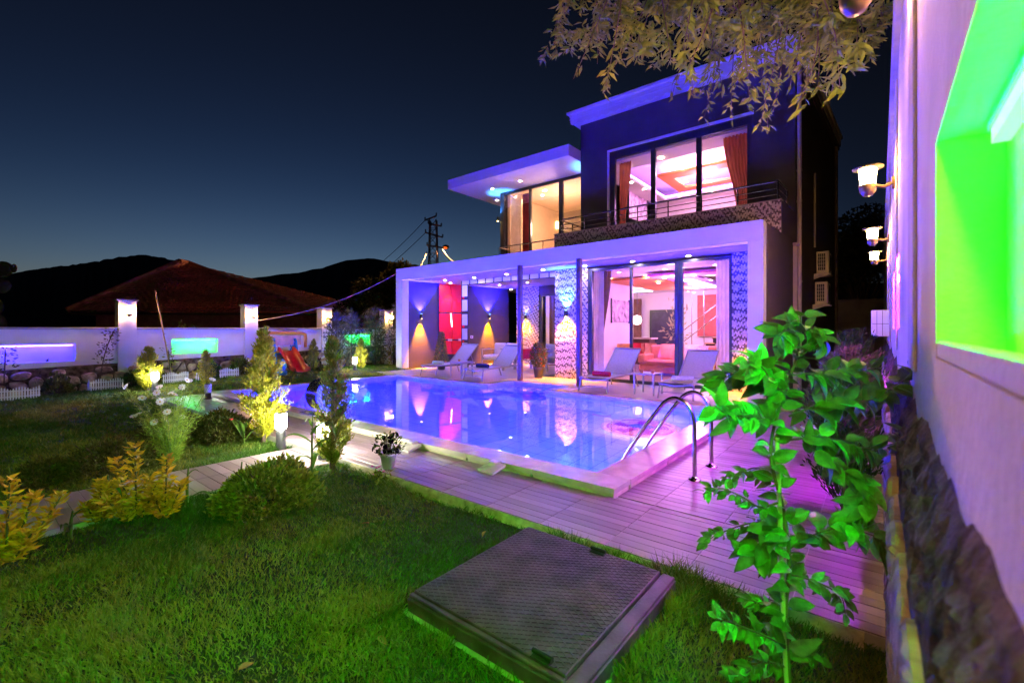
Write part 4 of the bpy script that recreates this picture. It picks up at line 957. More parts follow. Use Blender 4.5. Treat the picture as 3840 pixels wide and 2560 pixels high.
# porch armchair, table, chairs
m_cush = M('cream_cushion', (.66, .60, .55), .9, var=.08, vscale=8, bump=.15, bscale=90)
def armchair(x, y, rz, w, label, cm):
    t = thing('outdoor_armchair', label, 'armchair', (x, y, .08), rz, group='porch armchairs')
    for sx_ in (-1, 1):
        b = MB(); b.bar((sx_ * w / 2, -.38, 0), (sx_ * w / 2, -.38, .6), .05); b.bar((sx_ * w / 2, .36, 0), (sx_ * w / 2, .36, .6), .05); b.bar((sx_ * w / 2, -.42, .62), (sx_ * w / 2, .4, .62), .07, .04); b.build('arm_frame', m_alu, t, False)
    b = MB(); b.box(-w / 2 + .026, w / 2 - .026, -.36, .36, .22, .27); b.build('base', m_alu, t, False)
    b = MB(); b.box(-w / 2 + .03, w / 2 - .03, -.38, .25, .272, .42, .04); b.build('seat_cushion', cm, t, False)
    n = 2 if w > 1 else 1
    for i in range(n):
        b = MB(); x0 = -w / 2 + .04 + i * (w - .08) / n; b.box(x0 + .01, x0 + (w - .08) / n - .01, .255, .40, .30, .86, .05); b.build('back_cushion', cm, t, False)
armchair(-11.3, 13.3, 0, 1.3, 'cream cushioned two seat armchair at the back of the porch', m_cush)
armchair(-9.2, 13.3, -.2, .8, 'grey armchair behind the porch table', M('grey_cushion', (.35, .34, .36), .9))
t = thing('porch_table', 'grey porch table with a red cloth over its end', 'table', (-9.15, 11.9, .08))
b = MB(); b.box(-9.9, -8.4, 11.6, 12.35, .79, .83, .006); b.build('top', m_alu, t)
for x in (-9.83, -8.47):
    for y in (11.67, 12.28): b = MB(); b.box(x - .03, x + .03, y - .03, y + .03, .08, .788); b.build('leg', m_alu, t)
t = thing('tablecloth', 'red runner cloth hanging over the porch table end', 'cloth', (-8.75, 11.6, .83)); b = MB()
b.sheet([[(x, y, z) for x in np.linspace(-8.95, -8.48, 6)] for y, z in ((12.36, .6), (12.36, .835), (11.9, .835), (11.592, .835), (11.588, .7 ), (11.583, .52))], False); b.build('cloth', M('red_cloth', (.5, .01, .03), .9), t)

# ---- pool ladder
ld = thing('pool_ladder', 'stainless pool ladder with two arched rails beside the pool', 'pool ladder', (-1.4, 4.8, 0))
prof = [gy(px, py, 4.53) for px, py in ((2605, 1764), (2604, 1650), (2602, 1585), (2592, 1543), (2568, 1508), (2532, 1492), (2500, 1502), (2470, 1532), (2400, 1625), (2325, 1745))]
prof = [(p[0], p[2]) for p in prof]; prof[0] = (-1.395, .004); d = (prof[-1][0] - prof[-2][0], prof[-1][1] - prof[-2][1])
prof.append((prof[-1][0] + d[0] * 1.2 + .05, -.55)); prof.append((prof[-1][0], -1.1))
def smooth(pts, k=6):
    pts = np.array(pts, float); out_ = []
    P = np.vstack([2 * pts[0] - pts[1], pts, 2 * pts[-1] - pts[-2]])
    for i in range(1, len(P) - 2):
        for t_ in np.linspace(0, 1, k, endpoint=False):
            a, b_, c, e_ = P[i - 1], P[i], P[i + 1], P[i + 2]
            out_.append(.5 * (2 * b_ + (c - a) * t_ + (2 * a - 5 * b_ + 4 * c - e_) * t_ ** 2 + (3 * b_ - 3 * c + e_ - a) * t_ ** 3))
    out_.append(P[-2]); return out_
m_chrome = M('chrome', (.7, .7, .72), .15, 1.0)
for y in (4.53, 5.09):
    b = MB(); b.tube([(x, y, z) for x, z in smooth(prof)], .021, 14); r_ = b.build('rail', m_steel, ld)
    b = MB(); b.lathe((-1.395, y, .001), [(.062, 0), (.060, .012), (.035, .018), (.024, .032), (.022, .034)], 18); b.build('flange', m_chrome, r_)
xl = prof[-1][0]
for z in (-.3, -.6, -.9):
    b = MB(); b.box(xl - .02 + (-.55 - z if z > -.55 else 0) * -.6, xl + .06 + (-.55 - z if z > -.55 else 0) * -.6, 4.53, 5.09, z - .015, z + .015, .006); b.build('step', m_chrome, ld)
# ---- curved steel waterfall blade
wf_ = thing('pool_fountain', 'curved stainless waterfall blade on the near pool edge', 'fountain', (-7.2, 3.8, .08))
arc = [(3.95 + .27 * math.cos(math.radians(q)), .37 + .27 * math.sin(math.radians(q))) for q in range(255, 25, -23)]
b = MB(); th = .035
pp = smooth(arc, 4)
b.sheet([[(x, y, z) for x in np.linspace(-7.36, -7.02, 5)] for y, z in pp]); b.sheet([[(x, y - .0, z - .0) for x in (-7.36, -7.02)] for y, z in pp][::-1])
b.sheet([[(x, y + th * .8, z - th * .5) for x in np.linspace(-7.36, -7.02, 5)] for y, z in pp][::-1])
for x in (-7.36, -7.02): b.sheet([[(x, y, z), (x, y + th * .8, z - th * .5)] for y, z in pp])
b.build('blade', m_steel, wf_); b = MB(); b.box(-7.47, -6.97, 3.64, 3.80, .081, .10, .004); b.build('base_plate', m_chrome, wf_)
# ---- marble drain blocks beside the coping
for k, (px, py, l) in enumerate(((1585, 1672, 'small marble drain block at the coping near the flower pot'), (1885, 1748, 'small marble drain block at the middle of the near coping'))):
    p = gz(px, py, 0); t = thing('drain_block', l, 'drain block', (p[0], 3.5, .001), group='drain blocks along the coping')
    b = MB(); b.add([(p[0] - .10, 3.42, .002), (p[0] + .12, 3.40, .002), (p[0] + .14, 3.58, .05), (p[0] - .08, 3.59, .05), (p[0] - .10, 3.42, .022), (p[0] + .12, 3.40, .022), (p[0] + .14, 3.58, .075), (p[0] - .08, 3.59, .075)], [(0, 3, 2, 1), (4, 5, 6, 7), (0, 1, 5, 4), (1, 2, 6, 5), (2, 3, 7, 6), (3, 0, 4, 7)]); b.build('slab', M('white_marble', (.62, .56, .54), .25, var=.2, vscale=8), t)
    b = MB(); b.box(p[0] - .03, p[0] + .07, 3.50, 3.59, .076, .098, .004); b.build('lip', M('white_marble', (.62, .56, .54), .25), t)

# ---- inspection hatch in the lawn
ht = thing('inspection_hatch', 'black diamond plate metal hatch set in the front lawn', 'hatch', (-1.44, 2.07, -.1))
m_hatch = M('purple_lit_iron', (.125, .052, .115), .42, .2, var=.55, vscale=7, bump=.2, bscale=60)  # purple light from the house is tinted into this base colour
b = MB(); n_ = 14; ring = []
b.box(-2.0, -.90, 1.52, 2.63, -.16, -.055); b.build('concrete_curb', M('rough_concrete', (.40, .34, .2), .95, var=.3, vscale=9, bump=.8, bscale=40), ht)
b = MB(); b.box(-1.97, -.91, 1.54, 2.62, -.054, .018, .006); b.build('frame', m_hatch, ht)
b = MB(); b.box(-1.955, -.995, 1.575, 2.60, .019, .048, .004); pl = b.build('cover_plate', m_hatch, ht)
b = MB(); b.box(-.985, -.915, 1.55, 2.615, .019, .036, .004); b.box(-1.96, -.99, 1.545, 1.572, .019, .040, .004); b.build('edge_angle', m_hatch, ht)
b = MB(); x0, x1, y0, y1 = -1.945, -1.005, 1.585, 2.59
for sgn in (1, -1):
    for c in np.arange(-3, 3, .036):
        # line: y - y0 = sgn*.62*(x-x0) + c
        pts = []
        for x in (x0, x1):
            y = y0 + sgn * .62 * (x - x0) + c
            if y0 <= y <= y1: pts.append((x, y))
        for y in (y0, y1):
            x = x0 + sgn * (y - y0 - c) / .62
            if x0 < x < x1: pts.append((x, y))
        if len(pts) == 2 and math.dist(*pts) > .03: b.bar((*pts[0], .0495), (*pts[1], .0495), .006, .004)
tag(b.build('tread_ridges', m_hatch, pl), kind='stuff')
for hx_, hy_, rz in ((-1.38, 2.565, 0), (-1.12, 1.585, 0)):
    b = MB(); b.box(hx_ - .05, hx_ + .05, hy_ - .022, hy_ + .022, .0485, .056, .003); b.tube([(hx_ - .05, hy_ + .005, .068), (hx_ + .05, hy_ + .005, .068)], .011, 8); b.build('hinge', M('hinge_iron', (.03, .028, .03), .5, .4), ht)

# ---- bollard lamps
m_bol = M('bollard_grey', (.035, .035, .038), .45, .3, var=.1); m_bglass = EM('bollard_opal_glass', (1.0, 1.0, .80), 46); m_boff = M('opal_glass_off', (.72, .70, .74), .25, var=.02)
def bollard(x, y, z, label, lit=True, h=.46):
    t = thing('bollard_lamp', label, 'bollard lamp', (x, y, z), group='bollard lamps in the garden')
    b = MB(); b.lathe((0, 0, 0), [(0, 0), (.075, 0), (.075, .012), (.056, .02), (.056, h - .19), (0, h - .19)], 20); b.build('post', m_bol, t, False)
    b = MB(); b.lathe((0, 0, 0), [(0, h - .189), (.064, h - .188), (.066, h - .02), (.06, h - .012), (0, h - .012)], 20); b.build('glass', m_bglass if lit else m_boff, t, False)
    b = MB(); b.lathe((0, 0, 0), [(.05, h - .011), (.062, h - .006), (.05, h), (0, h + .003)], 20); b.build('lid', m_bol, t, False)
bollard(-5.86, 2.62, -.05, 'bright bollard lamp at the path end beside the yellow green conifer')
bollard(-4.98, 2.70, -.05, 'bollard lamp shining through the dark conifer by the path')
bollard(-13.1, 3.0, .02, 'bollard lamp in the left lawn in front of the stone wall')
bollard(-11.0, 3.42, 0, 'unlit bollard lamp on the tiles at the left pool corner', False, .32)
bollard(-13.3, 8.3, .1, 'far bollard lamp between the conifers by the porch')

# ---- little white picket fences in the flower bed
m_pick = M('white_plastic_fence', (.72, .72, .72), .5, var=.05)
def picket(x, ya, yb, h, label, side=0.0):
    z = float(tz(x, (ya + yb) / 2)); t = thing('picket_fence', label, 'picket fence', (x, (ya + yb) / 2, z), group='white picket fences along the bed')
    n = max(4, int((yb - ya) / .042)); key = round(h, 2)
    for i in range(n):
        y = ya + (i + .5) * (yb - ya) / n; hh = h * (.80 + .2 * abs(math.sin((i / 7) * math.pi)))
        b = MB(); b.add([(x, y - .013, z), (x, y + .013, z), (x, y + .013, z + hh), (x, y, z + hh + .02), (x, y - .013, z + hh), (x + .008, y - .013, z), (x + .008, y + .013, z), (x + .008, y + .013, z + hh), (x + .008, y, z + hh + .02), (x + .008, y - .013, z + hh)], [(4, 3, 2, 1, 0), (5, 6, 7, 8, 9), (1, 2, 7, 6), (2, 3, 8, 7), (3, 4, 9, 8), (4, 0, 5, 9)]); b.build('picket', m_pick, t)
    for k in (.3, .72):
        b = MB(); b.box(x - .009, x - .001, ya, yb, z + h * k, z + h * k + .022); b.build('rail', m_pick, t)
    if side:
        for i in range(6):
            b = MB(); xx = x - .02 - i * .042; b.box(xx - .013, xx + .013, ya - .008, ya, z, z + h * (.85 + .15 * math.sin(i))); b.build('picket', m_pick, t)
picket(-14.3, -.1, 1.25, .29, 'white picket fence at the left edge of the photo')
picket(-14.3, 2.05, 2.66, .28, 'white picket fence section with a return below the first pillar', .2)
picket(-14.3, 3.43, 4.0, .28, 'white picket fence section below the green niche')
picket(-14.3, 4.15, 4.42, .26, 'shortest white picket fence section, half behind a conifer')
picket(-14.3, 4.72, 5.22, .26, 'white picket fence section left of the slide')
p0, p1 = gx(582, 1090, -14.55), gx(640, 1365, -14.55)
t = thing('bamboo_pole', 'thin leaning bamboo pole in the bed before the left wall', 'pole', (p1[0], p1[1], p1[2] - .2)); b = MB()
b.tube([p1 - np.array([0, 0, .15]), p0], [.02, .016], 8); b.build('cane', M('bamboo', (.5, .30, .09), .6), t)
b = MB()
for k in np.linspace(.1, .9, 6): b.tube([p1 + (p0 - p1) * (k - .004), p1 + (p0 - p1) * (k + .004)], .023, 8)
b.build('nodes', M('bamboo_node', (.3, .18, .06), .7), t)

# ---- children's slide
def at(px, py, w): x = (px - 1920) / F; r = np.array([x * CA - SA, x * SA + CA, -(py - Y0) / F]); return CP + r * w
sl = thing('garden_slide', 'red plastic slide with blue sides and yellow arch by the left wall', 'slide', tuple(at(1090, 1405, 13.8)))
m_sr = M('red_plastic', (.60, .012, .01), .3, var=.05); m_sb = M('blue_plastic', (.02, .22, .45), .35, var=.05); m_sy = M('yellow_plastic', (.80, .33, .02), .35, var=.05)
top, bot = at(1072, 1316, 14.2), at(1134, 1399, 13.3); dr = bot - top; hz_ = np.array([dr[0], dr[1], 0]); hz_ /= np.linalg.norm(hz_); sd = np.array([-hz_[1], hz_[0], 0])
rows = []
for k in np.linspace(0, 1, 14):
    z = top[2] + (bot[2] - top[2]) * (sstep(k) * .85 + .15 * k); c = np.array([top[0] + dr[0] * k, top[1] + dr[1] * k, z]) + (np.array([0, 0, .03]) * (1 if k > .9 else 0))
    rows.append([c + sd * u + np.array([0, 0, v]) for u, v in ((-.24, .02), (-.235, .13), (-.20, .14), (-.17, .02), (0, 0), (.17, .02), (.20, .14), (.235, .13), (.24, .02))])
b = MB(); b.sheet(rows); b.build('chute', m_sr, sl)
for s_, nm in ((-1, 0), (1, 1)):
    c = top + sd * (.30 * s_) - hz_ * .12; zb = float(tz(c[0], c[1]))
    pr2 = [(-.30, 0), (-.22, .55), (-.12, 1.0), (.0, 1.08), (.10, 1.0), (.20, .55), (.34, 0), (.22, 0), (.12, .45), (-.08, .45), (-.18, 0)]
    b = MB(); P = [c + hz_ * u + np.array([0, 0, zb - c[2] + v * .95]) for u, v in pr2]; n_ = len(P); T = sd * .05 * s_
    b.add([*P, *[p + T for p in P]], [tuple(range(n_)), tuple(range(n_, 2 * n_))[::-1]] + [(i, (i + 1) % n_, n_ + (i + 1) % n_, n_ + i) for i in range(n_)]); b.build('side_panel', m_sb, sl)
    b = MB()
    for v in (.55, .75): b.tube([P[1] + np.array([0, 0, (v - .55) * .9]), P[1] + np.array([0, 0, (v - .55) * .9]) - hz_ * .12 + np.array([0, 0, .14]), P[3] + np.array([0, 0, (v - .75) * .6]) + hz_ * .05], .022, 8)
    b.build('hand_grip', m_sb, sl)
zb = top[2]
P = [top + sd * u - hz_ * .15 + np.array([0, 0, v]) for u, v in ((-.66, .15), (-.66, .44), (-.56, .54), (0, .57), (.56, .54), (.66, .44), (.66, .1))]
b = MB(); b.tube(smooth(P, 4), .045, 10); b.build('arch', m_sy, sl)
b = MB(); b.obox(top - hz_ * .15 + np.array([0, 0, .33]), sd * .52, hz_ * .012, np.array([0, 0, .15])); b.build('back_board', M('peach_plastic', (.75, .42, .22), .4), sl)
b = MB(); b.obox(top - hz_ * .25 + np.array([0, 0, -.03]), sd * .26, hz_ * .25, np.array([0, 0, .025])); b.build('platform', m_sy, sl)
for i in range(3):
    q = top - hz_ * (.55 + .08 * i); b = MB(); b.obox(np.array([q[0], q[1], float(tz(q[0], q[1])) + .55 - .2 * i]), sd * .26, hz_ * .06, np.array([0, 0, .02])); b.build('step', m_sb, sl)
q = at(1058, 1408, 13.2); t = thing('toy_stool', 'small blue rounded toy stool left of the slide', 'toy', tuple(q)); b = MB(); b.lathe((q[0], q[1], float(tz(q[0], q[1]))), [(0, 0), (.13, 0), (.15, .1), (.10, .16), (.13, .24), (.11, .34), (0, .38)], 14); b.build('body', m_sb, t)
b = MB(); b.lathe((q[0], q[1], float(tz(q[0], q[1]))), [(.07, .385), (.08, .42), (0, .46)], 12); b.build('cap', m_sb, t)

# ---- lattice pylon and wires
m_py = M('rusty_steel', (.10, .035, .03), .7, .3, var=.3)
PW = 55.0; pyl = thing('lattice_pylon', 'dark lattice power pylon rising behind the porch roof', 'pylon', tuple(at(1625, 1236, PW)))
base = at(1625, 1236, PW); bx, by = base[0], base[1]; zt = float(at(1625, 806, PW)[2]); ex = np.array([CA, SA, 0]); ey = np.array([-SA, CA, 0])
def leg(i, z): w_ = .95 - .45 * z / zt; return np.array([bx, by, 0]) + ex * (w_ if i in (0, 3) else -w_) * .75 + ey * (w_ if i < 2 else -w_) * .75 + np.array([0, 0, z])
for i in range(4): b = MB(); b.tube([leg(i, 0), leg(i, zt - .6)], .07, 6); b.build('leg', m_py, pyl)
b = MB(); zz = np.linspace(0, zt - .7, 16)
for j in range(15):
    for i in range(4):
        b.tube([leg(i, zz[j]), leg((i + 1) % 4, zz[j + 1])], .04, 4, False); b.tube([leg(i, zz[j]), leg((i + 1) % 4, zz[j])], .035, 4, False)
b.build('bracing', m_py, pyl)
for (pa, ya), (pb, yb_) in (((1594, 826), (1636, 810)), ((1606, 838), (1655, 848)), ((1596, 872), (1660, 890)), ((1602, 920), (1680, 932))):
    b = MB(); A_, B_ = at(pa, ya, PW), at(pb, yb_, PW); b.bar(A_, B_, .16, .16)
    arm = b.build('cross_arm', m_py, pyl)
    for q in (A_, B_): b = MB(); b.lathe(tuple(q), [(.05, 0), (.11, .1), (.05, .2), (.11, .3), (0, .42)], 8); b.build('insulator', m_py, arm)
q = at(1672, 926, PW); b = MB(); b.lathe(tuple(q), [(0, -.1), (.45, 0), (.3, .2), (0, .3)], 10); b.build('lamp_head', m_py, pyl)
spot('lamp_beam', q - np.array([0, 0, .3]), at(760, 1120, 27) - q, (1.0, .45, .16), 16000, 75, .6, .2, pyl)
m_wire = M('wire', (.05, .03, .035), .7)
def wire(pa, pb, sag, r, label, mat, name='cable', n=16):
    pa, pb = np.array(pa, float), np.array(pb, float); t = thing(name, label, 'cable', tuple(pa)); b = MB()
    b.tube([pa + (pb - pa) * k - np.array([0, 0, sag * 4 * k * (1 - k)]) for k in np.linspace(0, 1, n)], r, 6); b.build('strand', mat, t)
m_glow_cable = M('glow_tinted_cable', (.75, .32, .03), .6)  # lamp glow on the cables is put into this orange colour
wire(at(1658, 935, PW), at(1722, 990, 40), .35, .09, 'cable tinted with lamp glow hanging right of the pylon to the roof', m_glow_cable); wire(at(1600, 945, PW), at(1570, 1010, 42), .1, .06, 'cable tinted with lamp glow hanging left of the pylon', m_glow_cable)
for pa, pb, l in (((1594, 826), (1290, 1060), 'upper power line going left from the pylon'), ((1596, 872), (1250, 1120), 'lower power line going left from the pylon')): wire(at(*pa, PW), at(*pb, 110), 1.5, .04, l, m_wire)
wire((-13.29, 9.95, 3.45), (XL + .03, 5.85, 1.72), .28, .012, 'pale cable sagging from the porch corner to the garden wall pillar', M('pale_cable', (.45, .33, .30), .7))

# ---- neighbour house with a tiled hip roof behind the wall
nh = thing('neighbour_house', 'low neighbour house with a red tiled hip roof behind the wall', 'house', tuple(at(760, 1230, 27)))
m_tile = M('clay_roof_tile', (.55, .20, .17), .8, var=.4, vscale=3); m_nwall = M('brick_wall_paint', (.28, .10, .07), .9, var=.3, vscale=4)
ap1, ap2 = at(672, 985, 27), at(705, 990, 29); FR, FL = at(1185, 1172, 24), at(250, 1150, 23); BR = FR + np.array([-4, 9, 0]); BL = FL + np.array([-8, 5, 0]); FL[2] = FR[2] = BR[2] = BL[2] = float(FR[2])
def tiled(a, b_, c, d, nrow=26):                                      # eave a-b, top d-c, as overlapping rows of barrel tiles
    m = MB(); a, b_, c, d = map(np.array, (a, b_, c, d)); nn = np.cross(b_ - a, d - a); nn = nn / np.linalg.norm(nn); nn = nn * (1 if nn[2] > 0 else -1)
    for r in range(nrow):
        k0, k1 = r / nrow, (r + 1.12) / nrow
        p0, p1, q0, q1 = a + (d - a) * k0, b_ + (c - b_) * k0, a + (d - a) * min(1, k1), b_ + (c - b_) * min(1, k1)
        L = np.linalg.norm(p1 - p0); nt_ = max(2, int(L / .30)); us = np.linspace(0, 1, nt_ * 4 + 1)
        m.sheet([[p0 + (p1 - p0) * u + nn * (.06 + .05 * abs(math.sin(u * nt_ * math.pi))) for u in us], [q0 + (q1 - q0) * u + nn * (.0 + .05 * abs(math.sin(u * nt_ * math.pi))) for u in us]], False)
    return m
for q in ((FL, FR, ap2, ap1), (FR, BR, ap2, ap2), (BR, BL, ap1, ap2), (BL, FL, ap1, ap1)): tag(tiled(*q).build('roof_tiles', m_tile, nh), kind='stuff')
for a_, c_ in ((FR, ap2), (FL, ap1), (ap1, ap2)):
    b = MB(); L = np.linalg.norm(c_ - a_); n_ = max(2, int(L / .45))
    for i in range(n_): b.tube([a_ + (c_ - a_) * (i / n_) + np.array([0, 0, .09]), a_ + (c_ - a_) * ((i + 1.1) / n_) + np.array([0, 0, .12])], [.15, .12], 8, False)
    b.build('ridge_tiles', m_tile, nh)
w_ = [FL * .94 + BR * .06, FR * .94 + BL * .06, BR * .94 + FL * .06, BL * .94 + FR * .06]
b = MB(); b.prism([(p[0], p[1]) for p in w_], -.5, float(FR[2]) - .02); b.build('wall', m_nwall, nh)
b = MB(); b.prism([(p[0], p[1]) for p in (FL, FR, BR, BL)], float(FR[2]) - .12, float(FR[2]) - .01); b.build('eave_board', M('eave_wood', (.05, .03, .025), .8), nh)
# ================================================================== planting
def LM(name, a, b_, tl=.35, rough=.55):
    """leaf material: colour runs from a to b by leaf"""
    return M(name, a, rough, var=0, col2=b_, attr=True, leaf=tl, spec=.35)
# ---- lawn grass
def vnoise(x, y, s, seed=0):
    r = np.random.default_rng(seed); G = r.random((64, 64)); u, v = x * s % 63, y * s % 63; i, j = u.astype(int), v.astype(int); fu, fv = sstep(u - i), sstep(v - j)
    return (G[i, j] * (1 - fu) * (1 - fv) + G[(i + 1) % 64, j] * fu * (1 - fv) + G[i, (j + 1) % 64] * (1 - fu) * fv + G[(i + 1) % 64, (j + 1) % 64] * fu * fv)
m_grass = LM('grass_blade', (.045, .125, .006), (.29, .26, .03), .3)
def grass(name, x0, x1, y0, y1, n, h, w, label, holes=(), fringe=None):
    x = RNG.uniform(x0, x1, n); y = RNG.uniform(y0, y1, n); k = np.ones(n, bool)
    for a, b_, c, d in holes: k &= ~((x > a) & (x < b_) & (y > c) & (y < d))
    nz = vnoise(x + 40, y + 40, 2.3, 3); nz2 = vnoise(x + 40, y + 40, .9, 5); k &= RNG.random(n) < .35 + .9 * nz
    x, y, nz, nz2 = x[k], y[k], nz[k], nz2[k]; n = len(x)
    hh = h * (.40 + .85 * nz * nz + .45 * RNG.random(n))
    if fringe is not None: hh *= 1 + fringe(x, y)
    lean = RNG.normal(size=(n, 2)) * .42 + np.stack([np.sin(x * 3 + y), np.cos(y * 2.3 - x)], 1) * .18
    D = unit(np.column_stack([lean, np.ones(n)])); P = np.column_stack([x, y, tz(x, y) - .004])
    S = unit(np.cross(D, unit(RNG.normal(size=(n, 3))))); ww = w * RNG.uniform(.7, 1.3, n)
    mid = P + D * (hh * .5)[:, None]; dd = D.copy(); dd[:, :2] *= 1.9; dd = unit(dd); tip = mid + dd * (hh * .55)[:, None]
    V_ = np.empty((n * 5, 3)); V_[0::5] = P - S * (ww / 2)[:, None]; V_[1::5] = P + S * (ww / 2)[:, None]; V_[2::5] = mid + S * (ww * .42)[:, None]; V_[3::5] = mid - S * (ww * .42)[:, None]; V_[4::5] = tip
    i = np.arange(n)[:, None] * 5; T = np.concatenate([np.hstack([i, i + 1, i + 2]), np.hstack([i, i + 2, i + 3]), np.hstack([i + 3, i + 2, i + 4])])
    rn = np.clip(.22 + 1.6 * (nz2 - .5) + .5 * (vnoise(x + 40, y + 40, 4.5, 11) - .5) + RNG.normal(size=n) * .24, 0, 1)
    o = link(name, np_mesh(name, V_, T, m_grass, np.repeat(rn, 5))); return tag(o, label, 'grass', kind='stuff')
edge = lambda x, y: .8 * ((np.abs(x + 1.45) < .66) & (np.abs(y - 2.07) < .66)) * (vnoise(x + 40, y + 40, 6.1, 21) > .5) + .9 * np.exp(-((2.74 - y) / .10) ** 2) * (vnoise(x + 40, y * 0 + 9, 3.1, 8) > .45)
grass('grass', -4.76, .05, -.6, 2.765, 185000, .048, .0056, 'short green lawn in the foreground around the hatch', [(-2.01, -.89, 1.51, 2.64)], edge)
grass('grass', -8.2, -5.75, -.5, 2.72, 42000, .06, .006, 'lawn strip behind the path', [], lambda x, y: .8 * np.exp(-((x + 5.8) / .12) ** 2))
grass('grass', -14.6, -8.2, -3, 2.75, 90000, .06, .011, 'wide mown lawn towards the left wall')
grass('grass', -14.6, -12.0, 2.75, 10.2, 30000, .06, .011, 'lawn strip between the pool and the left wall')

# ---- conifers
def conifer(x, y, z, h, r, label, mat, n=5200, leaf=.035, shape=1.0, name='conifer', group='columnar conifers', lean=0.0):
    t = thing(name, label, 'conifer', (x, y, z), group=group)
    b = MB(); b.tube([(0, 0, -.03), (lean * .5, 0, h * .5), (lean, 0, h * .92)], [.025 * h ** .5, .017, .006], 7); b.build('trunk', M('bark', (.09, .06, .04), .9, var=.3, bump=.5), t, False)
    nb = int(70 * h + 30); P = []; D = []
    per = max(10, n // nb)
    for i in range(nb):
        k = (i + RNG.random()) / nb; zz = h * (.03 + .90 * k); a = RNG.uniform(0, 6.2832)
        prof_ = (1 - k) ** .75 * (.35 + .65 * min(1, k / .18)) if shape >= 1 else math.sin(math.pi * min(1, .12 + k * .9)) ** .7
        R = r * prof_ * RNG.uniform(.65, 1.25) + .012
        tip = np.array([R * math.cos(a), R * math.sin(a), zz + R * RNG.uniform(.5, 1.1) + .03]); base = np.array([.0, .0, zz - R * .25])
        tip[0] += lean * zz / h; base[0] += lean * zz / h
        u = RNG.random(per) ** .7; ax = unit(tip - base); pos = base + (tip - base) * u[:, None] + RNG.normal(size=(per, 3)) * (.05 * R + .008)
        P.append(pos); D.append(ax + RNG.normal(size=(per, 3)) * .42 + np.array([0, 0, .35]))
    P = np.vstack(P); D = np.vstack(D); L = RNG.uniform(.6, 1.4, len(P)) * leaf
    link('foliage', leaves_mesh('foliage', P, D, L, L * .30, mat), t, False); return t
m_gold = LM('golden_conifer', (.22, .25, .010), (.52, .46, .03)); m_gcon = LM('green_conifer', (.14, .17, .015), (.36, .33, .04)); m_grey = LM('grey_conifer', (.06, .075, .055), (.14, .16, .12)); m_dcon = LM('dark_conifer', (.02, .03, .012), (.05, .06, .03))
m_wallc = LM('wall_conifer', (.015, .06, .006), (.07, .17, .015))
conifer(-6.42, 2.65, -.05, 1.58, .30, 'yellow green conifer beside the bright bollard lamp', m_gold, 9500, .05)
conifer(-4.60, 2.60, -.05, 1.47, .22, 'two toned conifer in front of the pool with a lamp behind', m_gcon, 9000, .045, lean=.02)
conifer(-13.0, 4.0, .0, .95, .22, 'small pointed conifer beside the unlit bollard', m_gold, 3500, .05)
conifer(-13.45, 2.95, .0, 1.05, .30, 'feathery conifer lit by the lawn bollard lamp', m_gold, 4200, .06)
conifer(-14.4, 6.0, .1, 1.02, .22, 'green lit conifer left of the slide', m_gcon, 3200, .055)
conifer(-14.35, 7.45, .1, 1.05, .20, 'thin conifer behind the right side of the slide', m_gcon, 2600, .055)
conifer(-13.65, 8.75, .1, 1.10, .24, 'bright yellow conifer next to the far bollard lamp', m_gold, 3800, .055)
for i, (x, y, h, r) in enumerate(((-14.0, 8.05, 2.05, .38), (-14.25, 8.75, 2.15, .35), (-14.3, 9.75, 2.3, .45), (-14.1, 10.7, 2.5, .5))):
    conifer(x, y, .1, h, r, ['first', 'second', 'third', 'last'][i] + ' tall grey conifer from the slide towards the porch', m_grey, 4200, .07, 0.5, group='tall grey conifers before the left wall')
for i, (x, y, h, r) in enumerate(((-.22, 4.5, 1.15, .26), (-.25, 5.7, 1.3, .3), (-.25, 7.3, 1.5, .34))):
    conifer(x, y, 0, h, r, ['nearest', 'middle', 'farthest'][i] + ' bushy conifer along the right wall', m_wallc, 4200, .055, .5, group='conifers along the right wall')

# ---- rounded shrubs
def shrub(x, y, z, rx, ry, h, label, mat, n=4500, leaf=.03, name='shrub', cat='shrub', group=None, flowers=None, lump=.25):
    t = thing(name, label, cat, (x, y, z), group=group)
    v = unit(RNG.normal(size=(n, 3))); v[:, 2] = np.abs(v[:, 2]) * 1.0 - .12
    lumps = unit(RNG.normal(size=(9, 3))); lumps[:, 2] = np.abs(lumps[:, 2])
    k = 1 - lump + lump * np.max(np.clip(v @ lumps.T, 0, 1) ** 6, axis=1) + RNG.normal(size=n) * .05
    rr = k * RNG.random(n) ** .18; P = v * rr[:, None] * np.array([rx, ry, h]); P[:, 2] = np.maximum(P[:, 2] + h * .08, .01)
    D = unit(v + np.array([0, 0, .5]) + RNG.normal(size=(n, 3)) * .5); L = RNG.uniform(.7, 1.3, n) * leaf
    link('foliage', leaves_mesh('foliage', P, D, L, L * .55, mat), t, False)
    b = MB()
    for i in range(7):
        a = 6.28 * i / 7; b.tube([(0, 0, -.03), (rx * .3 * math.cos(a), ry * .3 * math.sin(a), h * .4), (rx * .6 * math.cos(a), ry * .6 * math.sin(a), h * .75)], [.012, .008, .004], 5)
    b.build('stems', M('bark', (.09, .06, .04), .9), t, False)
    if flowers:
        m, k2, s_ = flowers
        for i in range(k2):
            q = v[i] * np.array([rx, ry, h]) * 1.02; q[2] = abs(q[2]) + h * .08; f = MB(); f.lathe(tuple(q), [(0, 0), (s_ * .6, s_ * .1), (s_, s_ * .5), (s_ * .5, s_ * .7), (0, s_ * .5)], 7); f.build('flower', m, t, False)
    return t
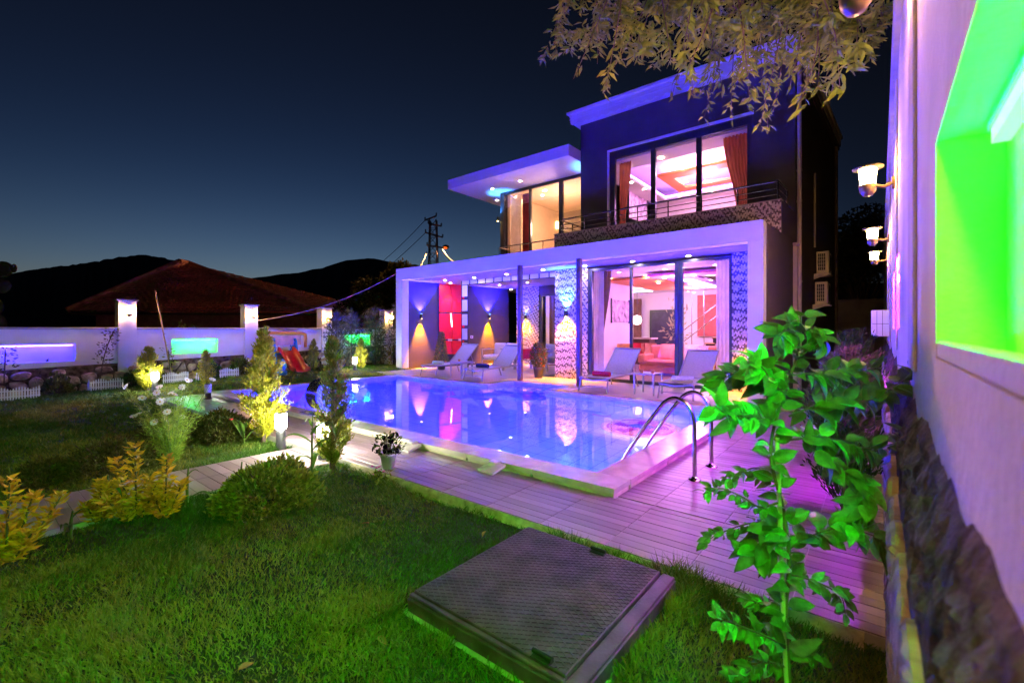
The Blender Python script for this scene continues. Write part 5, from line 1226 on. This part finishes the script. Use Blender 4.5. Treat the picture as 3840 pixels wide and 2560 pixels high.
m_box = LM('boxwood_leaf', (.10, .14, .010), (.38, .36, .035)); m_boxd = LM('dark_shrub_leaf', (.04, .06, .010), (.14, .14, .025)); m_rosef = M('rose_petal', (.45, .01, .03), .6); m_pinkf = M('pink_petal', (.6, .06, .3), .6)
shrub(-4.08, 1.74, -.06, .38, .47, .47, 'clipped rounded shrub between the path and the front lawn', m_box, 7000, .045, lump=.3)
shrub(-7.05, 2.35, -.05, .50, .40, .45, 'dark rose bush left of the bright bollard', m_boxd, 4200, .04, name='rose_bush', flowers=(m_rosef, 3, .03), group='dark bushes in the lawn')
shrub(-7.9, 2.0, -.05, .50, .45, .38, 'dark bush behind the white flowers', m_boxd, 4200, .04, group='dark bushes in the lawn')
shrub(-6.20, 1.05, -.06, .42, .45, .48, 'dark shrub beyond the path behind the yellow plant', m_boxd, 4600, .035, group='dark bushes in the lawn')
shrub(-6.35, .60, -.06, .3, .3, .30, 'low dark shrub at the far path edge', m_boxd, 2600, .035, group='dark bushes in the lawn')
shrub(-13.6, 7.4, .1, .25, .3, .28, 'small dark shrub at the end of the slide', m_boxd, 1500, .04, group='dark bushes in the lawn')
p = gz(2920, 1440, 0); shrub(float(p[0]) - .05, float(p[1]) + .8, 0, .45, .5, 1.35, 'grey leaved bush against the villa side wall', LM('grey_bush_leaf', (.05, .06, .05), (.13, .14, .12)), 4600, .05)
for i, (x, y, h) in enumerate(((-14.6, .1, .75), (-14.55, 1.55, .5), (-14.6, 2.9, .45), (-14.6, 3.3, .55), (-14.6, 4.6, .5), (-14.6, 5.4, .6))):
    shrub(x, y, float(tz(x, y)), .28, .3, h, ['leftmost', 'second', 'third', 'fourth', 'fifth', 'last'][i] + ' low flower bed plant at the foot of the left wall', m_boxd if i % 2 else LM('broad_bed_leaf', (.02, .05, .012), (.06, .11, .03)), 420, .10, name='bed_plant', cat='plant', group='flower bed plants', flowers=(m_rosef, 3, .035) if i == 3 else None)
for i, (x, y, h) in enumerate(((-16.2, 4.5, 2.3), (-17.5, 7.2, 2.2), (-16.2, -1.2, 1.9), (-16.3, 1.6, 1.7))):
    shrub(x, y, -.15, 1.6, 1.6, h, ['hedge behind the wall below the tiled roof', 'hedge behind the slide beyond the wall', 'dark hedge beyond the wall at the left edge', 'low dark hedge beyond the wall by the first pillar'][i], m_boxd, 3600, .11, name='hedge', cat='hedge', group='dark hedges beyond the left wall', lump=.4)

# ---- golden leaved shrubs at the path
m_yel = LM('yellow_leaf', (.34, .20, .008), (.85, .48, .02), .3)
def golden(x, y, h, label, n_st=6, spread=.2):
    t = thing('golden_shrub', label, 'shrub', (x, y, -.06), group='yellow leaved shrubs by the path'); P = []; D = []; Lh = []
    for i in range(n_st):
        a = 6.28 * i / n_st + RNG.uniform(-.4, .4); hh = h * (RNG.uniform(.35, .8) if i else 1.0); e_ = np.array([spread * math.cos(a) * (0.25 if i == 0 else RNG.uniform(.5, 1)), spread * math.sin(a) * (0.25 if i == 0 else RNG.uniform(.5, 1)), hh])
        pts = smooth([(0, 0, 0), (e_[0] * .5, e_[1] * .5, hh * .4), tuple(e_)], 6); b = MB(); b.tube(pts, [.007] * (len(pts) - 1) + [.003], 5); b.build('stem', M('green_stem', (.10, .09, .02), .7), t, False)
        for q in pts[3:]:
            for j in range(13):
                aa = RNG.uniform(0, 6.28); P.append(np.array(q) + RNG.normal(size=3) * .012); D.append((math.cos(aa), math.sin(aa), RNG.uniform(.0, 1.1))); Lh.append(.05 + .035 * RNG.random())
    Lh = np.array(Lh); link('foliage', leaves_mesh('foliage', np.array(P), np.array(D), Lh, Lh * .36, m_yel, .2, .15), t, False)
golden(-4.58, .93, .60, 'tall yellow leaved shrub with two spires beside the path', 7, .24); golden(-4.45, 1.08, .48, 'second yellow leaved spire close to the tall one', 4, .12)
golden(-4.35, .22, .54, 'yellow leaved shrub at the left edge of the photo', 8, .26); golden(-4.75, .75, .32, 'short yellow leaved shoot by the path edge', 4, .14)

# ---- strap leaved plants (maize, canna)
def strap_leaf(L, w, lift, droop, n=10):
    rows = []
    for i in range(n + 1):
        k = i / n; ww = w * (math.sin(math.pi * min(1, .18 + k * .82)) ** .8 if k < 1 else 0); x = L * (k * .85) * (1 - .25 * droop * k * k); z = L * (lift * k - droop * k * k)
        rows.append([(x, -ww / 2, z + ww * .22), (x, -ww * .2, z + .03 * ww), (x, 0, z - ww * .05), (x, ww * .2, z + .03 * ww), (x, ww / 2, z + ww * .22)])
    b = MB(); b.sheet(rows); return b
m_maize = M('maize_leaf', (.09, .17, .02), .5, var=.3, vscale=8, leaf=.35)
strap = [strap_leaf(.52, .055, .95, .95).mesh('leaf', m_maize), strap_leaf(.40, .05, .8, .75).mesh('leaf', m_maize), strap_leaf(.34, .07, 1.2, .5).mesh('leaf', m_maize)]
def strap_plant(x, y, h, n, label, kinds=(0, 1), name='maize_plant', sc=1.0, a0=0.0):
    t = thing(name, label, 'plant', (x, y, -.06), group='maize and canna plants by the path'); b = MB(); b.tube([(0, 0, 0), (.005, 0, h * .6), (0, .01, h)], [.012, .010, .005], 7); b.build('stalk', m_maize, t, False)
    for i in range(n):
        z = h * (.12 + .85 * i / n); a = a0 + i * 2.6 + RNG.uniform(-.3, .3); s_ = sc * RNG.uniform(.8, 1.15) * (1.0 if i < n - 1 else .7)
        link('leaf', strap[kinds[i % len(kinds)]], t, False, Matrix.Translation((0, 0, z)) @ Matrix.Rotation(a, 4, 'Z') @ Matrix.Diagonal((s_, s_, s_, 1)))
strap_plant(-4.58, 2.36, .62, 6, 'tall maize plant with arching leaves in front of the conifer', sc=1.05, a0=2.4)
strap_plant(-4.62, 1.28, .34, 4, 'maize seedling between the path and the yellow shrub', sc=.62, a0=.5); strap_plant(-4.78, .78, .36, 4, 'maize seedling left of the yellow shrub', sc=.6, a0=1.6)
strap_plant(-4.55, .55, .20, 3, 'low maize seedling at the path edge', sc=.6, a0=3.2); strap_plant(-4.75, 1.75, .25, 2, 'slim maize shoot in front of the clipped shrub', sc=.4, a0=.2)
strap_plant(-6.55, 2.45, .28, 5, 'broad leaved canna left of the bright bollard lamp', (2,), 'canna_plant', .9, .7)
strap_plant(-5.95, .35, .24, 4, 'small leafy seedling on the far side of the path', (1,), sc=.4)

# ---- white cosmos
cs = thing('cosmos_plant', 'feathery green plant with white daisy flowers beyond the path', 'flower plant', (-6.12, 1.55, -.06))
m_feath = LM('feathery_leaf', (.16, .32, .02), (.32, .46, .05)); m_pet = M('white_petal', (.75, .73, .70), .6, leaf=.3, var=.05)
P = []; D = []; flowers_at = []
for i in range(26):
    a = RNG.uniform(0, 6.28); k = RNG.uniform(.25, 1); hh = RNG.uniform(.45, 1.0); tip = np.array([.42 * k * math.cos(a), .42 * k * math.sin(a), hh]); pts = smooth([(0, 0, 0), (tip[0] * .35, tip[1] * .35, hh * .45), tuple(tip)], 8)
    b = MB(); b.tube(pts, [.005] * (len(pts) // 2) + [.0028] * (len(pts) - len(pts) // 2), 5); b.build('stem', M('cosmos_stem', (.12, .20, .03), .6), cs, False)
    if i < 20: flowers_at.append((np.array(pts[-1]), unit(np.array([tip[0], tip[1], .25]) + RNG.normal(size=3) * .25)))
    for q in pts[2:-2]:
        for j in range(12 if q[2] < .6 else 6): aa = RNG.uniform(0, 6.28); P.append(np.array(q) + RNG.normal(size=3) * .03); D.append((math.cos(aa), math.sin(aa), RNG.uniform(.1, 1.2)))
L = RNG.uniform(.05, .09, len(P)); link('foliage', leaves_mesh('foliage', np.array(P), np.array(D), L, .0065, m_feath), cs, False)
pet = MB()
for k in range(8):
    a = 6.2832 * k / 8; c_, s_ = math.cos(a), math.sin(a); pet.add([(c_ * .006 - s_ * .004, s_ * .006 + c_ * .004, 0), (c_ * .006 + s_ * .004, s_ * .006 - c_ * .004, 0), (c_ * .032 + s_ * .011, s_ * .032 - c_ * .011, .004), (c_ * .038, s_ * .038, .002), (c_ * .032 - s_ * .011, s_ * .032 + c_ * .011, .004)], [(0, 1, 2, 3, 4)])
pet = pet.mesh('flower', m_pet); cen = MB(); cen.lathe((0, 0, 0), [(.009, 0), (.007, .006), (0, .008)], 8); cen = cen.mesh('flower_centre', M('yellow_centre', (.6, .35, .03), .8))
for q, nn in flowers_at:
    mm_ = Matrix.Translation(Vector(q)) @ Vector(nn).to_track_quat('Z', 'Y').to_matrix().to_4x4(); o = link('flower', pet, cs, False, mm_); link('flower_centre', cen, o, False)

# ---- flower pots
def potted(x, y, z, pr_, ph, label, pm, plant_h, rx, mat, n, leaf, fl=None, cone=False):
    t = thing('potted_plant', label, 'potted plant', (x, y, z), group='potted plants'); b = MB(); b.lathe((0, 0, 0), [(0, 0), (pr_ * .72, 0), (pr_, ph * .9), (pr_ * 1.06, ph * .9), (pr_ * 1.06, ph), (pr_ * .9, ph), (pr_ * .88, ph * .85), (0, ph * .85)], 20); b.build('pot', pm, t, False)
    v = unit(RNG.normal(size=(n, 3))); k = RNG.random(n) ** .3; u = RNG.random(n)
    P = np.column_stack([v[:, 0] * rx * k * ((1 - u * .75) if cone else np.sin(np.pi * (.1 + .85 * u)) ** .6), v[:, 1] * rx * k * ((1 - u * .75) if cone else np.sin(np.pi * (.1 + .85 * u)) ** .6), ph * .85 + u * plant_h]); D = unit(v + np.array([0, 0, .4])); L = RNG.uniform(.7, 1.3, n) * leaf
    link('foliage', leaves_mesh('foliage', P, D, L, L * .45, mat), t, False); b = MB()
    for i in range(5): b.tube([(0, 0, ph * .8), (rx * .3 * math.cos(i * 1.3), rx * .3 * math.sin(i * 1.3), ph + plant_h * .7)], .006, 5)
    b.build('stems', M('bark', (.09, .06, .04), .9), t, False)
    if fl:
        for i in range(fl[1]):
            q = P[i] * np.array([1.12, 1.12, 1]); f = MB(); s_ = fl[2] * RNG.uniform(.8, 1.2); nn = unit(v[i] + np.array([0, -.4, .35]))
            f.lathe((0, 0, 0), [(0, 0), (s_ * .25, s_ * .35), (s_, s_ * .5), (s_ * .92, s_ * .56), (s_ * .3, s_ * .42)], 10); f.build('flower', fl[0], t, False, Matrix.Translation(Vector(q)) @ Vector(nn).to_track_quat('Z', 'Y').to_matrix().to_4x4())
potted(-4.02, 2.90, 0, .085, .16, 'white pot of black purple petunias on the deck corner', M('white_pot', (.62, .62, .64), .5, var=.15), .22, .17, m_boxd, 300, .04, (M('black_purple_petal', (.005, .002, .012), .8, spec=.05), 30, .026))
potted(-11.75, 10.65, .08, .16, .28, 'potted shrub with amber lit flowers by the dark porch wall', M('dark_pot', (.08, .07, .08), .5), 1.05, .28, m_box, 2600, .045, (M('orange_petal', (.7, .25, .03), .6), 26, .03), True)
potted(-7.62, 10.62, .08, .15, .32, 'potted plant with red flowers beside the near patterned pillar', M('dark_pot', (.08, .07, .08), .5), .72, .26, m_boxd, 2400, .045, (M('red_petal', (.6, .04, .02), .6), 28, .025))
x, y = -3.85, 2.68; t = thing('flower_tuft', 'little pink flowers in the grass below the petunia pot', 'flower plant', (x, y, -.06)); n = 90; P = RNG.normal(size=(n, 3)) * (.06, .04, .03) + (0, 0, .05); link('foliage', leaves_mesh('foliage', P, RNG.normal(size=(n, 3)) + (0, 0, 1), .05, .016, m_box), t, False)
for i in range(6): f = MB(); q = RNG.normal(size=3) * (.06, .03, .02) + (0, -.02, .12); f.lathe(tuple(q), [(0, 0), (.012, .004), (.014, .012), (0, .010)], 8); f.build('flower', m_pinkf, t, False)

# ---- saplings and climbers in the left bed
def sapling(pts_px, x, label, n, leaf, mat, name='sapling'):
    P0 = [gx(a, b_, x) for a, b_ in pts_px]; t = thing(name, label, 'plant', tuple(P0[0]), group='saplings before the left wall'); pts = smooth([tuple(p) for p in P0], 6); b = MB(); b.tube(pts, [.011] * (len(pts) - 1) + [.004], 6); b.build('stem', M('bark', (.09, .06, .04), .9), t)
    P = []; D = []
    for i in range(n):
        q = np.array(pts[RNG.integers(len(pts) // 4, len(pts))]); a = RNG.uniform(0, 6.28); o = np.array([math.cos(a), math.sin(a), .2]) * RNG.uniform(.02, .16); P.append(q + o); D.append(o / .1 + RNG.normal(size=3) * .4)
    L = RNG.uniform(.7, 1.2, n) * leaf; link('foliage', leaves_mesh('foliage', np.array(P), np.array(D), L, L * .55, mat), t)
sapling([(375, 1420), (390, 1340), (405, 1290), (430, 1235)], -14.5, 'leggy rose sapling reaching over the wall by the first pillar', 130, .075, m_boxd)
sapling([(15, 1440), (18, 1370), (20, 1310)], -14.5, 'short sapling in front of the violet niche', 60, .07, m_boxd)
sapling([(640, 1430), (636, 1370), (632, 1310)], -14.5, 'sapling climbing at the foot of the bamboo pole', 60, .08, m_gcon)
sapling([(1430, 1390), (1428, 1310), (1430, 1250)], -14.4, 'bushy sapling beside the porch corner', 260, .09, m_boxd); sapling([(1470, 1390), (1468, 1340), (1462, 1300)], -13.9, 'green lit sapling at the white porch column', 140, .08, m_gcon)

# ---- prickly pear beyond the wall
cp = at(10, 1100, 13.2); t = thing('prickly_pear', 'prickly pear pads rising beyond the wall at the left edge', 'cactus', (cp[0], cp[1], -.1))
m_cac = M('cactus_pad', (.07, .08, .05), .7, var=.3, vscale=10)
for px, py, rx, rz in ((5, 1072, .30, .22), (8, 1010, .34, .24), (52, 1006, .09, .13), (-30, 1150, .35, .3), (-10, 1220, .3, .35)):
    q = at(px, py, 13.2); b = MB(); rows = []
    for i in range(9):
        ph = math.pi * i / 8; rows.append([q + ex * rx * math.sin(ph) * math.cos(a) + ey * .05 * math.sin(ph) * math.sin(a) - np.array([0, 0, rz * math.cos(ph)]) for a in np.linspace(0, 6.2832, 15)])
    b.sheet(rows); b.build('pad', m_cac, t)

# ---- vine on a cane in the right foreground: every leaf a part
VW = 1.72
vn = thing('vine_plant', 'broad leaved climbing plant tied to a cane in the right foreground', 'climbing plant', tuple(at(2955, 2700, VW)))
b = MB(); b.tube([at(2958, 2720, VW), at(2940, 2350, VW), at(2914, 1640, VW)], .0085, 10); b.build('cane', M('vine_cane', (.5, .42, .26), .6, var=.15), vn)
m_vl = M('vine_leaf', (.11, .38, .05), .38, var=.45, vscale=26, leaf=.35, spec=.35, bump=.2, bscale=90); m_vs = M('vine_stem', (.12, .09, .05), .8, var=.3)
def ovate(L, w, curl, bend, n=7):
    rows = []
    for i in range(n + 1):
        k = i / n; ww = w * max(.02, math.sin(math.pi * k ** .8)) ** .85; rows.append([(L * k, s_ * ww / 2, -bend * L * k * k + curl * ww * abs(s_) - .02 * L * (s_ == 0)) for s_ in (-1, -.5, 0, .5, 1)])
    q = MB(); q.sheet(rows); return q.mesh('leaf', m_vl)
vl = [ovate(.074, .046, .10, .25), ovate(.066, .040, .18, .45), ovate(.058, .040, .05, .10), ovate(.08, .044, .12, .65)]
nt = m_vl.node_tree; oi = nt.nodes.new('ShaderNodeObjectInfo'); bs_ = nt.nodes['Principled BSDF']; src_ = bs_.inputs['Base Color'].links[0].from_socket
hs = nt.nodes.new('ShaderNodeHueSaturation'); mr = nt.nodes.new('ShaderNodeMapRange'); mr.inputs[3].default_value = .4; mr.inputs[4].default_value = 1.7; nt.links.new(oi.outputs['Random'], mr.inputs[0]); nt.links.new(mr.outputs[0], hs.inputs['Value'])
mh = nt.nodes.new('ShaderNodeMapRange'); mh.inputs[3].default_value = .44; mh.inputs[4].default_value = .52; nt.links.new(oi.outputs['Random'], mh.inputs[0]); nt.links.new(mh.outputs[0], hs.inputs['Hue'])
nt.links.new(src_, hs.inputs['Color']); nt.links.new(hs.outputs[0], bs_.inputs['Base Color'])
for n_ in nt.nodes:
    if n_.type == 'BSDF_TRANSLUCENT': nt.links.new(hs.outputs[0], n_.inputs[0])
branches = [([(2960, 2560), (2945, 2300), (2960, 2100), (2935, 1900), (2890, 1700), (2930, 1500), (2990, 1330), (3005, 1170)], 34, 1.0), ([(2930, 1500), (2850, 1420), (2760, 1400), (2690, 1440)], 15, .95), ([(2990, 1400), (3080, 1400), (3180, 1390), (3280, 1380)], 15, .9),
            ([(2960, 1560), (3060, 1520), (3160, 1500), (3260, 1500), (3360, 1440), (3450, 1390)], 22, 1.0), ([(2950, 1650), (3050, 1640), (3150, 1650), (3270, 1680), (3420, 1640)], 18, .9), ([(2930, 1600), (2830, 1560), (2740, 1560), (2680, 1520)], 14, .85), ([(2960, 1480), (2900, 1440), (2860, 1380), (2800, 1340)], 12, .9),
            ([(3010, 1650), (3120, 1740), (3220, 1800), (3240, 1900), (3180, 1990)], 14, 1.0), ([(2950, 2060), (3060, 2000), (3160, 1980), (3280, 2010), (3380, 2080)], 16, 1.05), ([(2950, 2000), (2900, 1990), (2860, 2040), (2820, 2080)], 10, 1.15),
            ([(2930, 1880), (2850, 1900), (2780, 1860), (2700, 1830), (2640, 1850)], 12, .5), ([(2930, 1960), (2820, 1960), (2720, 1990), (2640, 2030)], 12, .5), ([(2940, 1820), (2860, 1790), (2780, 1770), (2720, 1800)], 10, .5), ([(2960, 2150), (3060, 2180), (3150, 2230), (3170, 2300)], 10, .6),
            ([(2945, 2420), (2860, 2380), (2760, 2340), (2690, 2320)], 16, .6), ([(2950, 2500), (2870, 2480), (2800, 2520), (2740, 2550)], 14, .6), ([(2960, 2450), (3030, 2440), (3080, 2480)], 10, .6), ([(2955, 2560), (2960, 2700)], 8, .6), ([(2940, 2300), (2860, 2260), (2800, 2250)], 10, .5), ([(3000, 1250), (2950, 1240), (2920, 1260)], 6, .9), ([(3000, 1230), (3060, 1240), (3090, 1290)], 6, .9)]
VL = []
for bi, (pp_, nl_, sc_) in enumerate(branches):
    ws = VW + np.linspace(0, 1, len(pp_)) * (RNG.uniform(-.22, .22) if bi else .0); P0 = [at(px, py, w_) for (px, py), w_ in zip(pp_, ws)]; pts = [np.array(q) for q in smooth(P0, 8)]
    r0 = .010 if bi == 0 else .0042; b = MB(); b.tube(pts, list(np.linspace(r0, r0 * .35, len(pts))), 6); b.build('stem', m_vs, vn)
    nl_ = int(nl_ * 3.3); sc_ = sc_ * 1.12
    for i in range(nl_):
        k = .12 + .88 * (i + RNG.random() * .6) / nl_ if bi else .05 + .95 * (i + .5) / nl_; j = min(len(pts) - 1, int(k * (len(pts) - 1))); q = pts[j]; tg = unit(pts[min(j + 1, len(pts) - 1)] - pts[max(j - 1, 0)])
        sidev = unit(np.cross(tg, RNG.normal(size=3))); d = unit(tg * .5 + sidev * .9 + np.array([0, 0, -.1])); up = unit(np.array([.55, -.5, .75]) + RNG.normal(size=3) * .45); yv = unit(np.cross(up, d)); zv = np.cross(d, yv)
        s_ = sc_ * RNG.uniform(.75, 1.2); Mx = Matrix(((d[0] * s_, yv[0] * s_, zv[0] * s_, q[0] + d[0] * .008), (d[1] * s_, yv[1] * s_, zv[1] * s_, q[1] + d[1] * .008), (d[2] * s_, yv[2] * s_, zv[2] * s_, q[2] + d[2] * .008), (0, 0, 0, 1)))
        VL.append((depth(q), int(RNG.integers(4)), Mx))

VL.sort(key=lambda t_: t_[0]); rest = MB()
for i, (dp, k, Mx) in enumerate(VL):
    if i % max(1, len(VL) // 300 + 1) == 0 or i < 150: link('leaf', vl[k], vn, True, Mx)
    else: rest.add([tuple(Mx @ v.co) for v in vl[k].vertices], [tuple(p.vertices) for p in vl[k].polygons], True)
tag(rest.build('leaves', m_vl, vn), kind='stuff')
# ---- tree hanging over the right wall
tr_ = thing('overhanging_tree', 'tree behind the right wall with long leaves drooping into the picture', 'tree', (1.5, 5.6, -.15))
m_bark = M('tree_bark', (.16, .11, .07), .9, var=.3, vscale=12, bump=.6); m_tl = M('tree_leaf', (.25, .33, .03), .5, var=.35, vscale=5, leaf=.3); m_tla = LM('tree_leaf_far', (.16, .23, .02), (.40, .44, .05))
b = MB(); b.tube(smooth([(1.5, 5.6, -.2), (1.45, 5.5, 2.2), (1.2, 5.2, 3.8), (.6, 4.7, 4.8)], 6), list(np.linspace(.17, .08, 19)), 10); b.build('trunk', m_bark, tr_)
limbs = [smooth([(.6, 4.7, 4.8), tuple(at(3150, -260, 3.5)), tuple(at(2850, -230, 3.3)), tuple(at(2500, -200, 3.4)), tuple(at(2330, -140, 3.5))], 8), smooth([(1.2, 5.2, 3.8), tuple(at(3330, -160, 3.7)), tuple(at(3080, -90, 3.6)), tuple(at(2800, 60, 3.6))], 8), smooth([(.6, 4.7, 4.8), tuple(at(3000, -240, 4.0)), tuple(at(2700, -150, 4.1))], 8)]
for lm_ in limbs: b = MB(); b.tube(lm_, list(np.linspace(.05, .010, len(lm_))), 8); b.build('limb', m_bark, tr_)
LP = np.array([q for lm_ in limbs for q in lm_]); lw_ = np.array([depth(q) for q in LP])
tips = [(2085, 215), (2120, 60), (2165, 265), (2200, 150), (2268, 345), (2240, 240), (2300, 250), (2330, 130), (2385, 225), (2405, 200), (2250, 60), (2350, 20), (2470, 140), (2500, 50), (2515, 225), (2560, 60), (2560, 200), (2515, 375), (2580, 260), (2600, 370), (2640, 150), (2640, 440), (2650, 300), (2690, 230), (2700, 120), (2710, 360), (2740, 440), (2760, 300), (2790, 200), (2810, 360), (2850, 470), (2880, 480), (2870, 300), (2900, 420), (2920, 220), (2950, 130), (2960, 330), (2990, 420), (3000, 250), (3020, 400), (3050, 160), (3070, 330), (3100, 220), (3120, 290), (3110, 390), (3150, 330), (3160, 180), (3200, 250), (3240, 210), (3290, 130), (3260, 230), (3320, 90), (2780, 80), (2860, 60), (2960, 40), (3060, 60), (2620, 30), (2430, 30)]
leafl = []
for px, py in tips:
    w_ = RNG.uniform(2.9, 4.0); tip = at(px, py, w_); st_ = at(px + RNG.uniform(-60, 160), min(py - 180, -20 + RNG.uniform(-80, 60)), w_ + RNG.uniform(-.1, .2)); near_ = LP[np.argmin(((LP - st_) ** 2).sum(1))]
    pts = smooth([tuple(near_), tuple(near_ * .35 + st_ * .65 + np.array([0, 0, .06])), tuple(st_ * .5 + tip * .5 + np.array([.0, 0, .05])), tuple(tip)], 7); b = MB(); b.tube(pts, list(np.linspace(.008, .002, len(pts))), 5); b.build('twig', m_bark, tr_)
    for sgi in range(5):
        k0 = RNG.uniform(.35, .8) if sgi else 1.0; j0 = int(k0 * (len(pts) - 1)); base = np.array(pts[j0]); e_ = base + np.array([RNG.normal() * .15, RNG.normal() * .15, -RNG.uniform(.0, .15)]) if sgi else base
        a_, z_ = (np.array(pts[max(0, len(pts) - 10)]), base) if sgi == 0 else (base, e_)
        for i in range(26 if sgi == 0 else 20):
            q = a_ + (z_ - a_) * RNG.random() ** .7 + RNG.normal(size=3) * .012; ax = unit(z_ - a_); an = RNG.uniform(0, 6.28)
            d = unit(ax * .5 + np.array([math.cos(an), math.sin(an), -.25]) * .8 + RNG.normal(size=3) * .15); leafl.append((depth(q), q, d))
leafl.sort(key=lambda t_: t_[0])
lanc = []
for bend in (.1, .3, .5):
    q = MB(); rows = []
    for i in range(6):
        k = i / 5; ww = .030 * max(.03, math.sin(math.pi * min(1, k * .92 + .04))) ; rows.append([(.085 * k, s_ * ww / 2, -bend * .085 * k * k + .25 * ww * abs(s_)) for s_ in (-1, 0, 1)])
    q.sheet(rows); lanc.append(q.mesh('leaf', m_tl))
for dpt, q, d in leafl[:300]:
    up = unit(RNG.normal(size=3) + np.array([0, 0, .8])); yv = unit(np.cross(up, d)); zv = np.cross(d, yv); s_ = RNG.uniform(.7, 1.15)
    link('leaf', lanc[RNG.integers(3)], tr_, True, Matrix(((d[0] * s_, yv[0] * s_, zv[0] * s_, q[0]), (d[1] * s_, yv[1] * s_, zv[1] * s_, q[1]), (d[2] * s_, yv[2] * s_, zv[2] * s_, q[2]), (0, 0, 0, 1))))
P = np.array([q for _, q, _ in leafl[300:]]); D = np.array([d for _, _, d in leafl[300:]]); L = RNG.uniform(.06, .095, len(P)); tag(link('leaves', leaves_mesh('leaves', P, D, L, L * .32, m_tla, .2, .1), tr_), kind='stuff')

# ---- background trees
def tree(x, y, z, h, r, label, mat, n=5000, leaf=.22, lumps=9):
    t = thing('tree', label, 'tree', (x, y, z), group='background trees'); b = MB(); b.tube([(0, 0, -.3), (.1, 0, h * .35), (-.05, .1, h * .7)], [.05 * h * .5, .035 * h * .5, .01 * h], 8)
    C_ = []
    for i in range(lumps):
        a = RNG.uniform(0, 6.28); k = RNG.uniform(.2, 1); c = np.array([r * .7 * k * math.cos(a), r * .7 * k * math.sin(a), h * RNG.uniform(.45, .92)]); C_.append(c); b.tube([(0, 0, h * .3), tuple(c * .6 + np.array([0, 0, h * .15])), tuple(c)], [.03 * h * .4, .015 * h * .4, .006 * h], 5)
    b.build('trunk', m_bark, t, False); C_ = np.array(C_); id_ = RNG.integers(0, lumps, n); P = C_[id_] + unit(RNG.normal(size=(n, 3))) * (r * .42 * RNG.random(n) ** .4)[:, None] * np.array([1, 1, .75]); L = RNG.uniform(.6, 1.3, n) * leaf
    link('crown', leaves_mesh('crown', P, RNG.normal(size=(n, 3)) + (0, 0, .2), L, L * .5, mat), t, False)
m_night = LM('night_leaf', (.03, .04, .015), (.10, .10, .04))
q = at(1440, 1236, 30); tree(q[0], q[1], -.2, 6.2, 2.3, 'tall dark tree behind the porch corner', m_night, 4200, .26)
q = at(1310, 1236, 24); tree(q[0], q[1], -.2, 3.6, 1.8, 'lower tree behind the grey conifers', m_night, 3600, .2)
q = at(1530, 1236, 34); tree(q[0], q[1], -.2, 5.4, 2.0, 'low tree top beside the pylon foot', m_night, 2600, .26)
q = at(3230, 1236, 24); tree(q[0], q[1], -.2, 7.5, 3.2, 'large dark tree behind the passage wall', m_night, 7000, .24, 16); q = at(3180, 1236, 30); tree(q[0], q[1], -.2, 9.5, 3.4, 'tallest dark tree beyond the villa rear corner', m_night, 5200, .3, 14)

# ---- a few dry leaves on the lawn
m_dry = M('dry_leaf', (.35, .16, .04), .8, var=.3, leaf=.2)
dry = ovate(.07, .03, .2, .2).copy(); dry.materials[0] = m_dry
for i, (px, py, l) in enumerate(((1418, 2385, 'orange dry leaf lying in the grass left of the hatch'), (893, 2510, 'pale dry leaf near the bottom edge of the lawn'), (1385, 1960, 'dry leaf in the lawn before the petunia pot'), (1820, 2330 - 340, 'small dry leaf in the grass above the hatch'))):
    q = gz(px, py, -.02); t = thing('dry_leaf', l, 'leaf', tuple(q), group='dry leaves on the lawn'); link('blade', dry, t, False, Matrix.Rotation(i * 1.7, 4, 'Z') @ Matrix.Rotation(.3, 4, 'X'))
